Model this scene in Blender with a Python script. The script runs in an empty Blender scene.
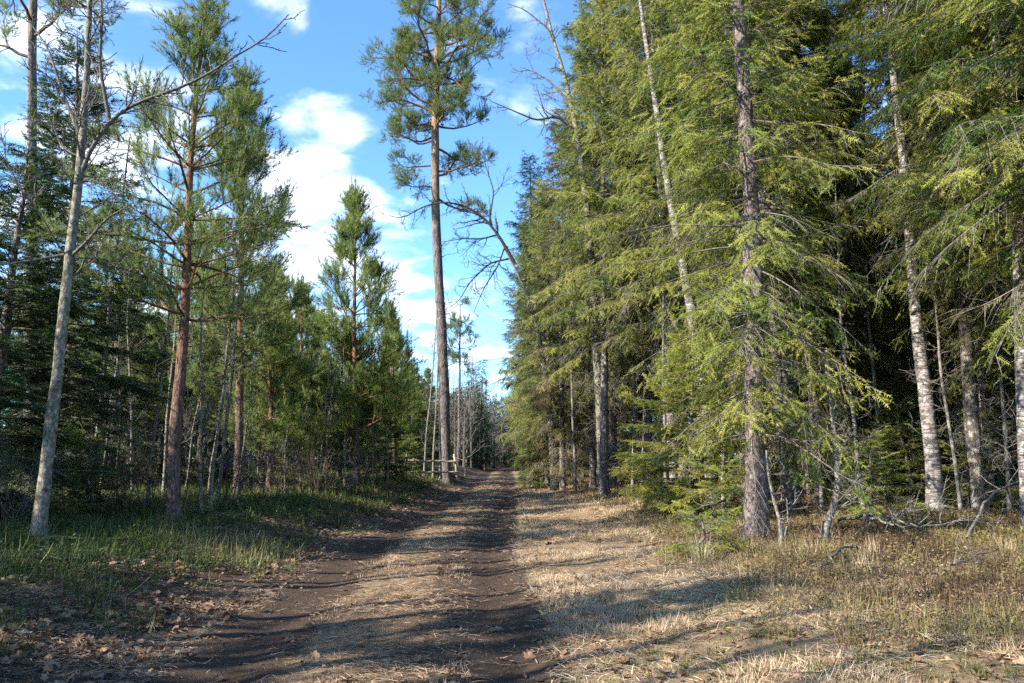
import bpy, math, random
import numpy as np
from mathutils import Vector, Matrix

R = math.radians
rng = np.random.default_rng(11)
sc = bpy.context.scene
col = sc.collection

# ------------------------------------------------------------------ camera
W, H = 1024, 683
FPX = 796.4                       # 28 mm lens
PITCH, YAW = 8.33, -1.22
CAM = np.array([0.0, 0.0, 1.5])
cd = bpy.data.cameras.new('camera')
cd.sensor_width = 36.0
cd.lens = FPX * 36.0 / W
cd.clip_start, cd.clip_end = 0.05, 3000
cam = bpy.data.objects.new('camera', cd)
col.objects.link(cam)
cam.location = CAM
cam.rotation_euler = (R(90 + PITCH), 0, R(YAW))
sc.camera = cam
MCAM = np.array((Matrix.Rotation(R(YAW), 3, 'Z') @ Matrix.Rotation(R(90 + PITCH), 3, 'X')))

# ------------------------------------------------------------------ sky and sun
SUN_EL = 34.0
SUN_DIR = np.array([-0.87, -0.49])            # horizontal direction towards the sun
SUN_DIR = SUN_DIR / np.linalg.norm(SUN_DIR)
world = bpy.data.worlds.new('World')
sc.world = world
world.use_nodes = True
nt = world.node_tree
nt.nodes.clear()


def node(t, kind, **kw):
    n = t.nodes.new(kind)
    for k, v in kw.items():
        setattr(n, k, v)
    return n


def ramp_node(t, stops):
    r = node(t, 'ShaderNodeValToRGB')
    e = r.color_ramp.elements
    while len(e) < len(stops):
        e.new(0.5)
    for el, (p, c) in zip(e, stops):
        el.position = p; el.color = (*c, 1)
    return r


def build_world():
    L = nt.links.new
    out = node(nt, 'ShaderNodeOutputWorld')
    bg = node(nt, 'ShaderNodeBackground')
    bg.inputs['Strength'].default_value = 0.122
    sky = node(nt, 'ShaderNodeTexSky', sky_type='NISHITA')
    sky.sun_disc = False
    sky.sun_elevation = R(SUN_EL)
    sky.sun_rotation = math.atan2(SUN_DIR[0], SUN_DIR[1])
    sky.air_density, sky.dust_density, sky.ozone_density = 1.0, 0.3, 2.5
    tc = node(nt, 'ShaderNodeTexCoord')
    sep = node(nt, 'ShaderNodeSeparateXYZ')
    L(tc.outputs['Generated'], sep.inputs[0])
    # project the view direction on a cloud layer
    zc = node(nt, 'ShaderNodeMath', operation='ADD'); zc.inputs[1].default_value = 0.22
    L(sep.outputs['Z'], zc.inputs[0])
    zm = node(nt, 'ShaderNodeMath', operation='MAXIMUM'); zm.inputs[1].default_value = 0.05
    L(zc.outputs[0], zm.inputs[0])
    dx = node(nt, 'ShaderNodeMath', operation='DIVIDE'); dy = node(nt, 'ShaderNodeMath', operation='DIVIDE')
    L(sep.outputs['X'], dx.inputs[0]); L(zm.outputs[0], dx.inputs[1])
    L(sep.outputs['Y'], dy.inputs[0]); L(zm.outputs[0], dy.inputs[1])
    cmb = node(nt, 'ShaderNodeCombineXYZ')
    L(dx.outputs[0], cmb.inputs[0]); L(dy.outputs[0], cmb.inputs[1])
    noi = node(nt, 'ShaderNodeTexNoise'); noi.inputs['Scale'].default_value = 5.5
    noi.inputs['Detail'].default_value = 8; noi.inputs['Roughness'].default_value = 0.55
    noi.inputs['Distortion'].default_value = 0.25
    L(cmb.outputs[0], noi.inputs['Vector'])
    nm = node(nt, 'ShaderNodeMath', operation='MULTIPLY_ADD'); nm.inputs[1].default_value = 2.3; nm.inputs[2].default_value = -.74
    L(noi.outputs['Fac'], nm.inputs[0])
    total = nm.outputs[0]
    # cloud banks in their own places in the sky: (pixel seen from the path, angular size, weight)
    for px, py, size, wgt in CLOUDS:
        d = MCAM @ np.array([(px - W / 2) / FPX, (H / 2 - py) / FPX, -1.0])
        d /= np.linalg.norm(d)
        dot = node(nt, 'ShaderNodeVectorMath', operation='DISTANCE')
        nrm = node(nt, 'ShaderNodeVectorMath', operation='NORMALIZE')
        L(tc.outputs['Generated'], nrm.inputs[0])
        L(nrm.outputs[0], dot.inputs[0]); dot.inputs[1].default_value = d
        mr = node(nt, 'ShaderNodeMapRange', interpolation_type='SMOOTHSTEP')
        mr.inputs['From Min'].default_value = 0; mr.inputs['From Max'].default_value = size
        mr.inputs['To Min'].default_value = wgt; mr.inputs['To Max'].default_value = 0
        L(dot.outputs['Value'], mr.inputs['Value'])
        add = node(nt, 'ShaderNodeMath', operation='ADD')
        L(total, add.inputs[0]); L(mr.outputs[0], add.inputs[1])
        total = add.outputs[0]
    ramp = node(nt, 'ShaderNodeMapRange', interpolation_type='SMOOTHSTEP')
    ramp.inputs['From Min'].default_value = 0.50; ramp.inputs['From Max'].default_value = 1.12
    L(total, ramp.inputs['Value'])
    mul = node(nt, 'ShaderNodeMath', operation='MULTIPLY'); mul.inputs[1].default_value = 0.9
    L(ramp.outputs[0], mul.inputs[0])
    mix = node(nt, 'ShaderNodeMix', data_type='RGBA')
    L(mul.outputs[0], mix.inputs['Factor'])
    tint = node(nt, 'ShaderNodeMix', data_type='RGBA', blend_type='MULTIPLY')
    tint.inputs['Factor'].default_value = 1
    L(sky.outputs[0], tint.inputs['A']); tint.inputs['B'].default_value = SKY_TINT
    L(tint.outputs['Result'], mix.inputs['A'])
    n2 = node(nt, 'ShaderNodeTexNoise'); n2.inputs['Scale'].default_value = 8; n2.inputs['Detail'].default_value = 5
    L(cmb.outputs[0], n2.inputs['Vector'])
    cr = ramp_node(nt, [(.36, (4.0, 4.4, 5.1)), (.6, CLOUD_COL[:3])]); L(n2.outputs['Fac'], cr.inputs[0])
    L(cr.outputs[0], mix.inputs['B'])
    L(mix.outputs['Result'], bg.inputs['Color'])
    L(bg.outputs[0], out.inputs[0])


CLOUDS = [(322, 140, 0.12, 0.30), (300, 185, 0.12, 0.24), (290, 250, 0.18, 0.22), (385, 265, 0.16, 0.18), (470, 345, 0.14, 0.26), (350, 330, 0.2, 0.16),
          (283, 4, 0.07, 0.30), (340, 60, 0.06, 0.12), (520, 20, 0.06, 0.16), (45, 110, 0.24, 0.28), (150, 120, 0.16, 0.2), (170, 300, 0.30, 0.18),
          (395, 120, 0.10, -0.2), (510, 190, 0.14, -0.3), (390, 20, 0.12, -0.3), (215, 40, 0.10, -0.3), (300, 60, 0.07, -0.25), (410, 190, 0.08, -0.1)]
SKY_TINT = (0.60, 0.86, 1.10, 1)
CLOUD_COL = (5.6, 5.9, 6.3, 1)
build_world()

sd = bpy.data.lights.new('sun', 'SUN')
sd.energy = 4.6
sd.angle = R(0.53)
sd.color = (1.0, 0.95, 0.86)
sun = bpy.data.objects.new('sun', sd)
col.objects.link(sun)
to_sun = Vector((SUN_DIR[0] * math.cos(R(SUN_EL)), SUN_DIR[1] * math.cos(R(SUN_EL)), math.sin(R(SUN_EL))))
sun.rotation_euler = to_sun.to_track_quat('Z', 'Y').to_euler()
sun.location = (-30, -15, 40)

sc.view_settings.view_transform = 'Standard'
sc.view_settings.look = 'None'
sc.view_settings.exposure = 1.6
sc.view_settings.gamma = 1.0
sc.view_settings.use_curve_mapping = False
cy = sc.cycles
cy.max_bounces = 5; cy.diffuse_bounces = 3; cy.glossy_bounces = 1; cy.transmission_bounces = 3
cy.transparent_max_bounces = 4
cy.caustics_reflective = cy.caustics_refractive = False
cy.use_denoising = False
cy.sample_clamp_indirect = 2.5
cy.use_adaptive_sampling = True
cy.adaptive_threshold = 0.02


# ------------------------------------------------------------------ materials
def new_mat(name):
    m = bpy.data.materials.new(name)
    m.use_nodes = True
    m.node_tree.nodes.clear()
    return m, m.node_tree


def leaf_mat(name, stops, translucent=0.35, rough=0.55, spec=0.25):
    """foliage: colour from each spray's own tint, a little light passes through"""
    m, t = new_mat(name)
    L = t.links.new
    at = node(t, 'ShaderNodeAttribute', attribute_name='tint')
    oi = node(t, 'ShaderNodeObjectInfo')
    ad = node(t, 'ShaderNodeMath', operation='MULTIPLY_ADD')
    L(oi.outputs['Random'], ad.inputs[0]); ad.inputs[1].default_value = 0.16; L(at.outputs['Fac'], ad.inputs[2])
    sb = node(t, 'ShaderNodeMath', operation='SUBTRACT'); L(ad.outputs[0], sb.inputs[0]); sb.inputs[1].default_value = 0.08
    rp = ramp_node(t, stops)
    L(sb.outputs[0], rp.inputs[0])
    p = node(t, 'ShaderNodeBsdfPrincipled')
    p.inputs['Roughness'].default_value = rough
    p.inputs['Specular IOR Level'].default_value = spec
    L(rp.outputs[0], p.inputs['Base Color'])
    tr = node(t, 'ShaderNodeBsdfTranslucent')
    L(rp.outputs[0], tr.inputs['Color'])
    mx = node(t, 'ShaderNodeMixShader'); mx.inputs[0].default_value = translucent
    L(p.outputs[0], mx.inputs[1]); L(tr.outputs[0], mx.inputs[2])
    o = node(t, 'ShaderNodeOutputMaterial')
    L(mx.outputs[0], o.inputs[0])
    return m


def bark_mat(name, stops, scale=(14, 14, 3), upper=None, bump=0.6, patches=None, rough=0.9):
    """bark: stretched cracks and plates; `upper`=(z0,z1,stops) another bark higher up the tree; patches=(colour, amount) lichen or moss"""
    m, t = new_mat(name)
    L = t.links.new
    tc = node(t, 'ShaderNodeTexCoord')
    mp = node(t, 'ShaderNodeMapping'); mp.inputs['Scale'].default_value = scale
    L(tc.outputs['Object'], mp.inputs[0])
    n1 = node(t, 'ShaderNodeTexNoise'); n1.inputs['Scale'].default_value = 1.0
    n1.inputs['Detail'].default_value = 6; n1.inputs['Roughness'].default_value = 0.65
    L(mp.outputs[0], n1.inputs['Vector'])
    vo = node(t, 'ShaderNodeTexVoronoi', feature='DISTANCE_TO_EDGE'); vo.inputs['Scale'].default_value = 1.3
    L(mp.outputs[0], vo.inputs['Vector'])
    vm = node(t, 'ShaderNodeMapRange'); vm.inputs['From Max'].default_value = 0.22
    vm.inputs['To Min'].default_value = -0.14; vm.inputs['To Max'].default_value = 0.03
    L(vo.outputs['Distance'], vm.inputs['Value'])
    ad = node(t, 'ShaderNodeMath', operation='ADD')
    L(n1.outputs['Fac'], ad.inputs[0]); L(vm.outputs[0], ad.inputs[1])
    rp = ramp_node(t, stops); L(ad.outputs[0], rp.inputs[0])
    c = rp.outputs[0]
    if upper:
        z0, z1, st2 = upper
        r2 = ramp_node(t, st2); L(ad.outputs[0], r2.inputs[0])
        sp = node(t, 'ShaderNodeSeparateXYZ'); L(tc.outputs['Object'], sp.inputs[0])
        nz = node(t, 'ShaderNodeTexNoise'); nz.inputs['Scale'].default_value = 1.7; nz.inputs['Detail'].default_value = 3
        L(tc.outputs['Object'], nz.inputs['Vector'])
        za = node(t, 'ShaderNodeMath', operation='MULTIPLY_ADD'); L(nz.outputs['Fac'], za.inputs[0]); za.inputs[1].default_value = (z1 - z0) * 1.2
        L(sp.outputs['Z'], za.inputs[2])
        mr = node(t, 'ShaderNodeMapRange'); mr.inputs['From Min'].default_value = z0 + (z1 - z0) * .5; mr.inputs['From Max'].default_value = z1 + (z1 - z0) * .6
        L(za.outputs[0], mr.inputs['Value'])
        mx = node(t, 'ShaderNodeMix', data_type='RGBA'); L(mr.outputs[0], mx.inputs['Factor'])
        L(c, mx.inputs['A']); L(r2.outputs[0], mx.inputs['B'])
        c = mx.outputs['Result']
    if patches:
        pc, amt = patches
        n2 = node(t, 'ShaderNodeTexNoise'); n2.inputs['Scale'].default_value = 9; n2.inputs['Detail'].default_value = 5
        L(tc.outputs['Object'], n2.inputs['Vector'])
        mr2 = node(t, 'ShaderNodeMapRange'); mr2.inputs['From Min'].default_value = 0.62 - amt * .3; mr2.inputs['From Max'].default_value = 0.74 - amt * .3
        L(n2.outputs['Fac'], mr2.inputs['Value'])
        mx = node(t, 'ShaderNodeMix', data_type='RGBA'); L(mr2.outputs[0], mx.inputs['Factor'])
        L(c, mx.inputs['A']); mx.inputs['B'].default_value = (*pc, 1)
        c = mx.outputs['Result']
    p = node(t, 'ShaderNodeBsdfPrincipled'); p.inputs['Roughness'].default_value = rough
    p.inputs['Specular IOR Level'].default_value = 0.15
    L(c, p.inputs['Base Color'])
    b = node(t, 'ShaderNodeBump'); b.inputs['Strength'].default_value = bump; b.inputs['Distance'].default_value = 0.03
    L(ad.outputs[0], b.inputs['Height']); L(b.outputs[0], p.inputs['Normal'])
    o = node(t, 'ShaderNodeOutputMaterial'); L(p.outputs[0], o.inputs[0])
    return m


M = {}
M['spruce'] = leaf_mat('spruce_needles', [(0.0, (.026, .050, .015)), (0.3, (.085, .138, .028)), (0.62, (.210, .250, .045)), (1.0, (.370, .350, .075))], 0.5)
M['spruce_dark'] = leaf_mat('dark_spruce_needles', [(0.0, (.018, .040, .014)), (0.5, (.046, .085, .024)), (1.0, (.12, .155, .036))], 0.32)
M['spruce_brown'] = leaf_mat('browned_spruce_needles', [(0.0, (.042, .058, .018)), (0.5, (.110, .120, .028)), (0.75, (.170, .145, .038)), (1.0, (.200, .125, .050))], 0.33)
M['pine'] = leaf_mat('pine_needles', [(0.0, (.070, .105, .032)), (0.5, (.185, .235, .070)), (1.0, (.330, .345, .115))], 0.5)
M['pine_bright'] = leaf_mat('young_pine_needles', [(0.0, (.070, .122, .028)), (0.5, (.190, .255, .060)), (1.0, (.340, .355, .095))], 0.5)
M['grass_dry'] = leaf_mat('dry_grass', [(0.0, (.17, .102, .058)), (0.35, (.36, .243, .145)), (0.7, (.52, .39, .24)), (1.0, (.64, .52, .35))], 0.2, 0.7)
M['grass_green'] = leaf_mat('bank_grass', [(0.0, (.026, .046, .012)), (0.45, (.066, .096, .020)), (0.8, (.125, .142, .034)), (1.0, (.34, .28, .13))], 0.3)
M['heath'] = leaf_mat('heath_plants', [(0.0, (.065, .036, .024)), (0.35, (.180, .110, .064)), (0.55, (.235, .170, .066)), (0.8, (.210, .205, .055)), (1.0, (.36, .30, .15))], 0.25)
M['leaf'] = leaf_mat('dead_leaves', [(0.0, (.085, .048, .026)), (0.4, (.20, .115, .062)), (0.75, (.34, .22, .13)), (1.0, (.50, .41, .33))], 0.15, 0.6)
M['twig_grey'] = bark_mat('grey_twigs', [(.3, (.07, .058, .05)), (.55, (.17, .15, .125)), (.75, (.30, .28, .24))], (20, 20, 20), bump=.2)
M['twig_pale'] = bark_mat('pale_spruce_twigs', [(.3, (.08, .064, .05)), (.55, (.175, .148, .12)), (.75, (.29, .26, .22))], (20, 20, 20), bump=.2)
M['twig_brown'] = bark_mat('brown_twigs', [(.3, (.05, .034, .024)), (.6, (.13, .095, .07)), (.8, (.20, .16, .12))], (20, 20, 20), bump=.2)
M['twig_dark'] = bark_mat('dark_twigs', [(.3, (.03, .025, .02)), (.7, (.09, .075, .06))], (20, 20, 20), bump=.2)
M['twig_pine'] = bark_mat('orange_pine_limbs', [(.3, (.10, .055, .032)), (.6, (.22, .125, .07)), (.8, (.32, .19, .11))], (12, 12, 12), bump=.3)
M['bark_spruce'] = bark_mat('spruce_bark', [(.28, (.045, .032, .026)), (.48, (.15, .115, .095)), (.68, (.27, .225, .19))], (26, 26, 7), patches=((.36, .35, .30), .32), bump=.9)
M['bark_spruce_pale'] = bark_mat('lichen_grey_spruce_bark', [(.30, (.05, .036, .032)), (.50, (.165, .125, .108)), (.70, (.30, .25, .225))], (22, 22, 9), patches=((.27, .24, .21), .25), bump=1.0)
M['bark_birch'] = bark_mat('birch_bark', [(.30, (.05, .042, .038)), (.42, (.22, .19, .17)), (.56, (.38, .345, .315)), (.72, (.53, .49, .455))], (3.2, 3.2, 24), bump=.6, patches=((.12, .10, .085), .42))
M['bark_pine'] = bark_mat('pine_bark', [(.28, (.045, .030, .026)), (.5, (.155, .100, .080)), (.7, (.26, .18, .15))], (22, 22, 6), bump=1.0,
                          upper=(1.5, 4.5, [(.28, (.09, .048, .030)), (.5, (.24, .125, .075)), (.7, (.34, .20, .12))]))
M['bark_tall_pine'] = bark_mat('tall_pine_bark', [(.28, (.055, .043, .040)), (.5, (.155, .127, .117)), (.7, (.26, .222, .205))], (11, 11, 2.6), bump=1.0,
                               upper=(14, 21, [(.28, (.15, .085, .05)), (.5, (.33, .205, .125)), (.7, (.44, .31, .21))]))
M['bark_grey'] = bark_mat('grey_lichen_bark', [(.28, (.085, .076, .055)), (.5, (.215, .195, .145)), (.72, (.40, .37, .29))], (16, 16, 10), bump=.5, patches=((.085, .055, .045), .18))
M['wood'] = bark_mat('weathered_wood', [(.3, (.22, .165, .125)), (.55, (.42, .33, .26)), (.75, (.52, .44, .36))], (6, 30, 30), bump=.4)
M['bark_dead'] = bark_mat('bleached_dead_wood', [(.28, (.08, .066, .054)), (.5, (.20, .175, .15)), (.7, (.34, .31, .275))], (18, 18, 12), bump=.5)


def ground_mat():
    m, t = new_mat('forest_ground')
    L = t.links.new
    tc = node(t, 'ShaderNodeTexCoord')

    def nz(scale, detail=6, rough=.6, loc=(0, 0, 0), sc3=(1, 1, 1)):
        mp = node(t, 'ShaderNodeMapping'); mp.inputs['Location'].default_value = loc; mp.inputs['Scale'].default_value = sc3
        L(tc.outputs['Object'], mp.inputs[0])
        n = node(t, 'ShaderNodeTexNoise'); n.inputs['Scale'].default_value = scale
        n.inputs['Detail'].default_value = detail; n.inputs['Roughness'].default_value = rough
        L(mp.outputs[0], n.inputs['Vector'])
        return n.outputs['Fac']

    fine, mid, big = nz(55, 8, .7), nz(7, 6, .65), nz(.9, 5, .6)
    straw_n = nz(30, 6, .7, (3, 1, 0), (1, 2.2, 1))
    soil = ramp_node(t, [(.25, (.028, .018, .012)), (.5, (.076, .051, .035)), (.75, (.15, .107, .075))]); L(fine, soil.inputs[0])
    straw = ramp_node(t, [(.25, (.11, .068, .040)), (.5, (.29, .195, .112)), (.72, (.45, .34, .20))]); L(straw_n, straw.inputs[0])
    duff = ramp_node(t, [(.25, (.030, .022, .016)), (.5, (.085, .058, .040)), (.75, (.165, .115, .08))]); L(fine, duff.inputs[0])
    moss = ramp_node(t, [(.25, (.014, .020, .009)), (.6, (.038, .050, .017)), (.8, (.075, .075, .032))]); L(fine, moss.inputs[0])

    def mask(name, wob=.9):
        a = node(t, 'ShaderNodeAttribute', attribute_name=name)
        s1 = node(t, 'ShaderNodeMath', operation='SUBTRACT'); L(mid, s1.inputs[0]); s1.inputs[1].default_value = .5
        s2 = node(t, 'ShaderNodeMath', operation='MULTIPLY_ADD'); L(s1.outputs[0], s2.inputs[0]); s2.inputs[1].default_value = wob; L(a.outputs['Fac'], s2.inputs[2])
        r = node(t, 'ShaderNodeMapRange', interpolation_type='SMOOTHSTEP'); r.inputs['From Min'].default_value = .3; r.inputs['From Max'].default_value = .7
        L(s2.outputs[0], r.inputs['Value'])
        return r.outputs[0]

    def mixc(f, a, b):
        x = node(t, 'ShaderNodeMix', data_type='RGBA'); L(f, x.inputs['Factor']); L(a, x.inputs['A']); L(b, x.inputs['B'])
        return x.outputs['Result']

    c = mixc(mask('straw', 1.5), duff.outputs[0], straw.outputs[0])
    c = mixc(mask('moss'), c, moss.outputs[0])
    c = mixc(mask('soil', 1.9), c, soil.outputs[0])
    p = node(t, 'ShaderNodeBsdfPrincipled'); p.inputs['Roughness'].default_value = .95; p.inputs['Specular IOR Level'].default_value = .1
    L(c, p.inputs['Base Color'])
    h = node(t, 'ShaderNodeMath', operation='MULTIPLY_ADD'); L(mid, h.inputs[0]); h.inputs[1].default_value = 1.6; L(fine, h.inputs[2])
    b = node(t, 'ShaderNodeBump'); b.inputs['Strength'].default_value = .8; b.inputs['Distance'].default_value = .05
    L(h.outputs[0], b.inputs['Height']); L(b.outputs[0], p.inputs['Normal'])
    o = node(t, 'ShaderNodeOutputMaterial'); L(p.outputs[0], o.inputs[0])
    return m


M['ground'] = ground_mat()


# ------------------------------------------------------------------ mesh helpers
def norm(v):
    return v / np.maximum(np.linalg.norm(v, axis=-1, keepdims=True), 1e-9)


class MB:
    def __init__(self):
        self.V, self.T, self.F, self.n = [], [], [], 0      # verts, tints, faces (array, material)

    def add(self, v, faces, mat=0, tint=0.5):
        v = np.asarray(v, float).reshape(-1, 3)
        self.V.append(v)
        self.T.append(np.broadcast_to(np.asarray(tint, float), (len(v),)))
        for f in faces:
            self.F.append((np.asarray(f) + self.n, mat))
        self.n += len(v)

    def tubes(self, P, Rr, sides=4, mat=0, tint=0.5, cap=False):
        """P (m,n,3) polylines with radii Rr (m,n)"""
        P = np.asarray(P, float); Rr = np.asarray(Rr, float)
        if P.ndim == 2:
            P = P[None]; Rr = Rr[None]
        m, n, _ = P.shape
        if m == 0:
            return
        T = norm(np.gradient(P, axis=1))
        mean = norm(P[:, -1] - P[:, 0])
        ref = np.zeros((m, 3))
        ref[np.arange(m), np.argmin(np.abs(mean), axis=1)] = 1
        U = norm(np.cross(T, ref[:, None, :]))
        Vv = np.cross(T, U)
        a = np.arange(sides) * 2 * np.pi / sides
        ring = (U[:, :, None] * np.cos(a)[None, None, :, None] + Vv[:, :, None] * np.sin(a)[None, None, :, None]) * Rr[:, :, None, None] + P[:, :, None]
        base = (np.arange(m) * n * sides)[:, None, None] + (np.arange(n - 1) * sides)[None, :, None]
        k = np.arange(sides)[None, None, :]; k2 = (k + 1) % sides
        f = np.stack([base + k, base + k2, base + k2 + sides, base + k + sides], -1).reshape(-1, 4)
        if np.ndim(tint) == 1:
            tint = np.repeat(tint, n * sides)
        faces = [f]
        if cap:
            tops = (np.arange(m) * n * sides + (n - 1) * sides)[:, None] + np.arange(sides)[None]
            faces.append(tops)
        self.add(ring, faces, mat, tint)

    def stamp(self, tv, tf, pos, X, N, size, mat=0, tint=None):
        """copies of a small template (verts tv, faces tf) at pos, forward X, normal N"""
        m = len(pos)
        if m == 0:
            return
        X = norm(X); Z = norm(N - X * np.sum(N * X, -1, keepdims=True)); Y = np.cross(Z, X)
        s = np.asarray(size, float)
        s = s[:, None, None] if s.ndim == 1 else (s[:, None, :] if s.ndim == 2 else s)
        loc = tv[None] * s
        v = pos[:, None] + loc[..., 0:1] * X[:, None] + loc[..., 1:2] * Y[:, None] + loc[..., 2:3] * Z[:, None]
        off = (np.arange(m) * len(tv))[:, None, None]
        t = 0.5 if tint is None else np.repeat(tint, len(tv))
        self.add(v, [(np.asarray(f)[None] + off).reshape(-1, np.asarray(f).shape[1]) for f in tf], mat, t)

    def build(self, name, mats, parent=None, smooth=True, loc=None):
        me = bpy.data.meshes.new(name)
        if not isinstance(mats, (list, tuple)):
            mats = [mats]
        for m in mats:
            me.materials.append(m)
        if self.V:
            V = np.concatenate(self.V); T = np.concatenate(self.T)
            me.vertices.add(len(V)); me.vertices.foreach_set('co', V.astype(np.float32).ravel())
            tot = np.concatenate([np.full(len(f), f.shape[1], np.int32) for f, _ in self.F])
            mi = np.concatenate([np.full(len(f), k, np.int32) for f, k in self.F])
            vi = np.concatenate([f.ravel() for f, _ in self.F]).astype(np.int32)
            me.loops.add(len(vi)); me.loops.foreach_set('vertex_index', vi)
            me.polygons.add(len(tot))
            st = np.concatenate([[0], np.cumsum(tot)[:-1]]).astype(np.int32)
            me.polygons.foreach_set('loop_start', st)
            me.polygons.foreach_set('material_index', mi)
            me.polygons.foreach_set('use_smooth', np.full(len(tot), smooth))
            at = me.attributes.new('tint', 'FLOAT', 'POINT')
            at.data.foreach_set('value', T.astype(np.float32))
            me.update(calc_edges=True)
        o = bpy.data.objects.new(name, me)
        col.objects.link(o)
        if parent:
            o.parent = parent
        if loc is not None:
            o.location = loc
        return o


def tag(o, label, cat, group=None, kind=None):
    o['label'] = label; o['category'] = cat
    if group: o['group'] = group
    if kind: o['kind'] = kind
    return o


def thing(name, label, cat, loc, group=None, rz=0.0):
    o = bpy.data.objects.new(name, None)
    o.empty_display_size = 0.3
    col.objects.link(o)
    o.location = loc; o.rotation_euler = (0, 0, rz)
    return tag(o, label, cat, group)


def copy_tree(o, parent=None):
    c = o.copy(); col.objects.link(c)
    if parent is not None:
        c.parent = parent
    for ch in list(o.children):
        if ch.name in KEEP_OUT: continue
        copy_tree(ch, c)
    return c


KEEP_OUT = set()


def vnoise(x, y, scale=1.0, seed=0):
    x = np.asarray(x, float) * scale + seed * 17.31; y = np.asarray(y, float) * scale + seed * 9.17
    xi, yi = np.floor(x), np.floor(y); fx, fy = x - xi, y - yi
    fx = fx * fx * (3 - 2 * fx); fy = fy * fy * (3 - 2 * fy)

    def h(a, b):
        v = np.sin(a * 127.1 + b * 311.7 + seed * 74.7) * 43758.5453
        return v - np.floor(v)
    return (h(xi, yi) * (1 - fx) + h(xi + 1, yi) * fx) * (1 - fy) + (h(xi, yi + 1) * (1 - fx) + h(xi + 1, yi + 1) * fx) * fy


def sstep(a, b, x):
    t = np.clip((x - a) / (b - a), 0, 1)
    return t * t * (3 - 2 * t)


# ------------------------------------------------------------------ terrain
def road_x(y):
    return np.interp(y, [-20, 5, 13, 22, 37, 60, 85, 110, 130, 160, 260], [-.75, -.87, -1.1, -.85, -.3, .05, .25, 1.2, 4.0, 11, 40])


def height(x, y):
    x = np.asarray(x, float); y = np.asarray(y, float)
    d = x - road_x(y)
    rut = -.05 * (np.exp(-((d - 1.02) / .34) ** 2) + np.exp(-((d + 1.02) / .34) ** 2)) * (.75 + .5 * vnoise(x, y, .6, 3))
    left = sstep(1.5, 4.0, -d) * (.42 + .28 * sstep(15, 40, y)) + sstep(4, 40, -d) * .5
    right = sstep(1.7, 5.0, d) * .12 + sstep(6, 40, d) * .5
    rough = (vnoise(x, y, .35, 1) - .5) * .16 * sstep(1.5, 4, np.abs(d)) + (vnoise(x, y, 1.7, 2) - .5) * .05 * (.4 + sstep(1.2, 3, np.abs(d)))
    fine = (vnoise(x, y, 6.0, 5) - .5) * .018
    far = -.15 * sstep(40, 75, y) * 0
    return rut + left + right + rough + fine + far


def ray(px, py):
    d = MCAM @ np.array([(px - W / 2) / FPX, (H / 2 - py) / FPX, -1.0])
    return d


def at(px, py):
    """the ground point seen at a pixel"""
    d = ray(px, py)
    s = 2.0
    while s < 400:
        p = CAM + d * s
        if p[2] <= height(p[0], p[1]):
            break
        s *= 1.01
    lo, hi = s / 1.01, s
    for _ in range(30):
        mid = (lo + hi) / 2
        p = CAM + d * mid
        if p[2] <= height(p[0], p[1]): hi = mid
        else: lo = mid
    p = CAM + d * hi
    return np.array([p[0], p[1], float(height(p[0], p[1]))])


def stem_path(base, pix, lean=0.0):
    """pixels of a stem -> local path in the upright plane through its base (lean tips that plane away from the viewer)"""
    out = [[0, 0, -.12]]
    for px, py in pix:
        d = ray(px, py)
        s = base[1] / d[1]
        p = CAM + d * s
        q = p - base
        q[1] += lean * max(q[2], 0)
        out.append(q)
    return np.array(out)


def ground_z(x, y):
    return float(height(np.array([x]), np.array([y]))[0])


def grid_axis(brk):
    out = [brk[0][0]]
    for a, b, s in brk:
        n = max(1, int(round((b - a) / s)))
        out += list(np.linspace(a, b, n + 1)[1:])
    return np.array(out)


def build_ground(name, ds, ys, label):
    D, Y = np.meshgrid(ds, ys)
    X = D + road_x(Y)
    Z = height(X, Y)
    nx, ny = len(ds), len(ys)
    idx = np.arange(nx * ny).reshape(ny, nx)
    f = np.stack([idx[:-1, :-1], idx[:-1, 1:], idx[1:, 1:], idx[1:, :-1]], -1).reshape(-1, 4)
    mb = MB(); mb.add(np.stack([X, Y, Z], -1), [f])
    o = mb.build(name, M['ground'])
    d = D.ravel(); x = X.ravel(); y = Y.ravel()
    ad = np.abs(d)
    n1 = vnoise(x, y, .5, 8)
    soil = np.clip(np.exp(-((ad - 1.02) / .36) ** 2) * (.55 + .45 * n1 + .25 * (d < 0)) + .45 * sstep(1.3, .3, ad) * sstep(.45, .7, vnoise(x, y, .9, 9)), 0, 1)
    straw = sstep(.9, .5, ad) * (.62 - .35 * sstep(-.1, .6, d)) + sstep(1.25, 1.6, d) * sstep(5.5, 3.5, d) * .8 + sstep(1.3, 1.6, -d) * sstep(2.6, 1.9, -d) * .35
    moss = sstep(2.5, 4, -d) * .8 + sstep(4, 6.5, d) * .45
    for nm, v in (('soil', soil), ('straw', straw), ('moss', moss)):
        at_ = o.data.attributes.new(nm, 'FLOAT', 'POINT'); at_.data.foreach_set('value', np.clip(v, 0, 1).astype(np.float32))
    o['kind'] = 'structure'; o['label'] = label
    return o


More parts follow.
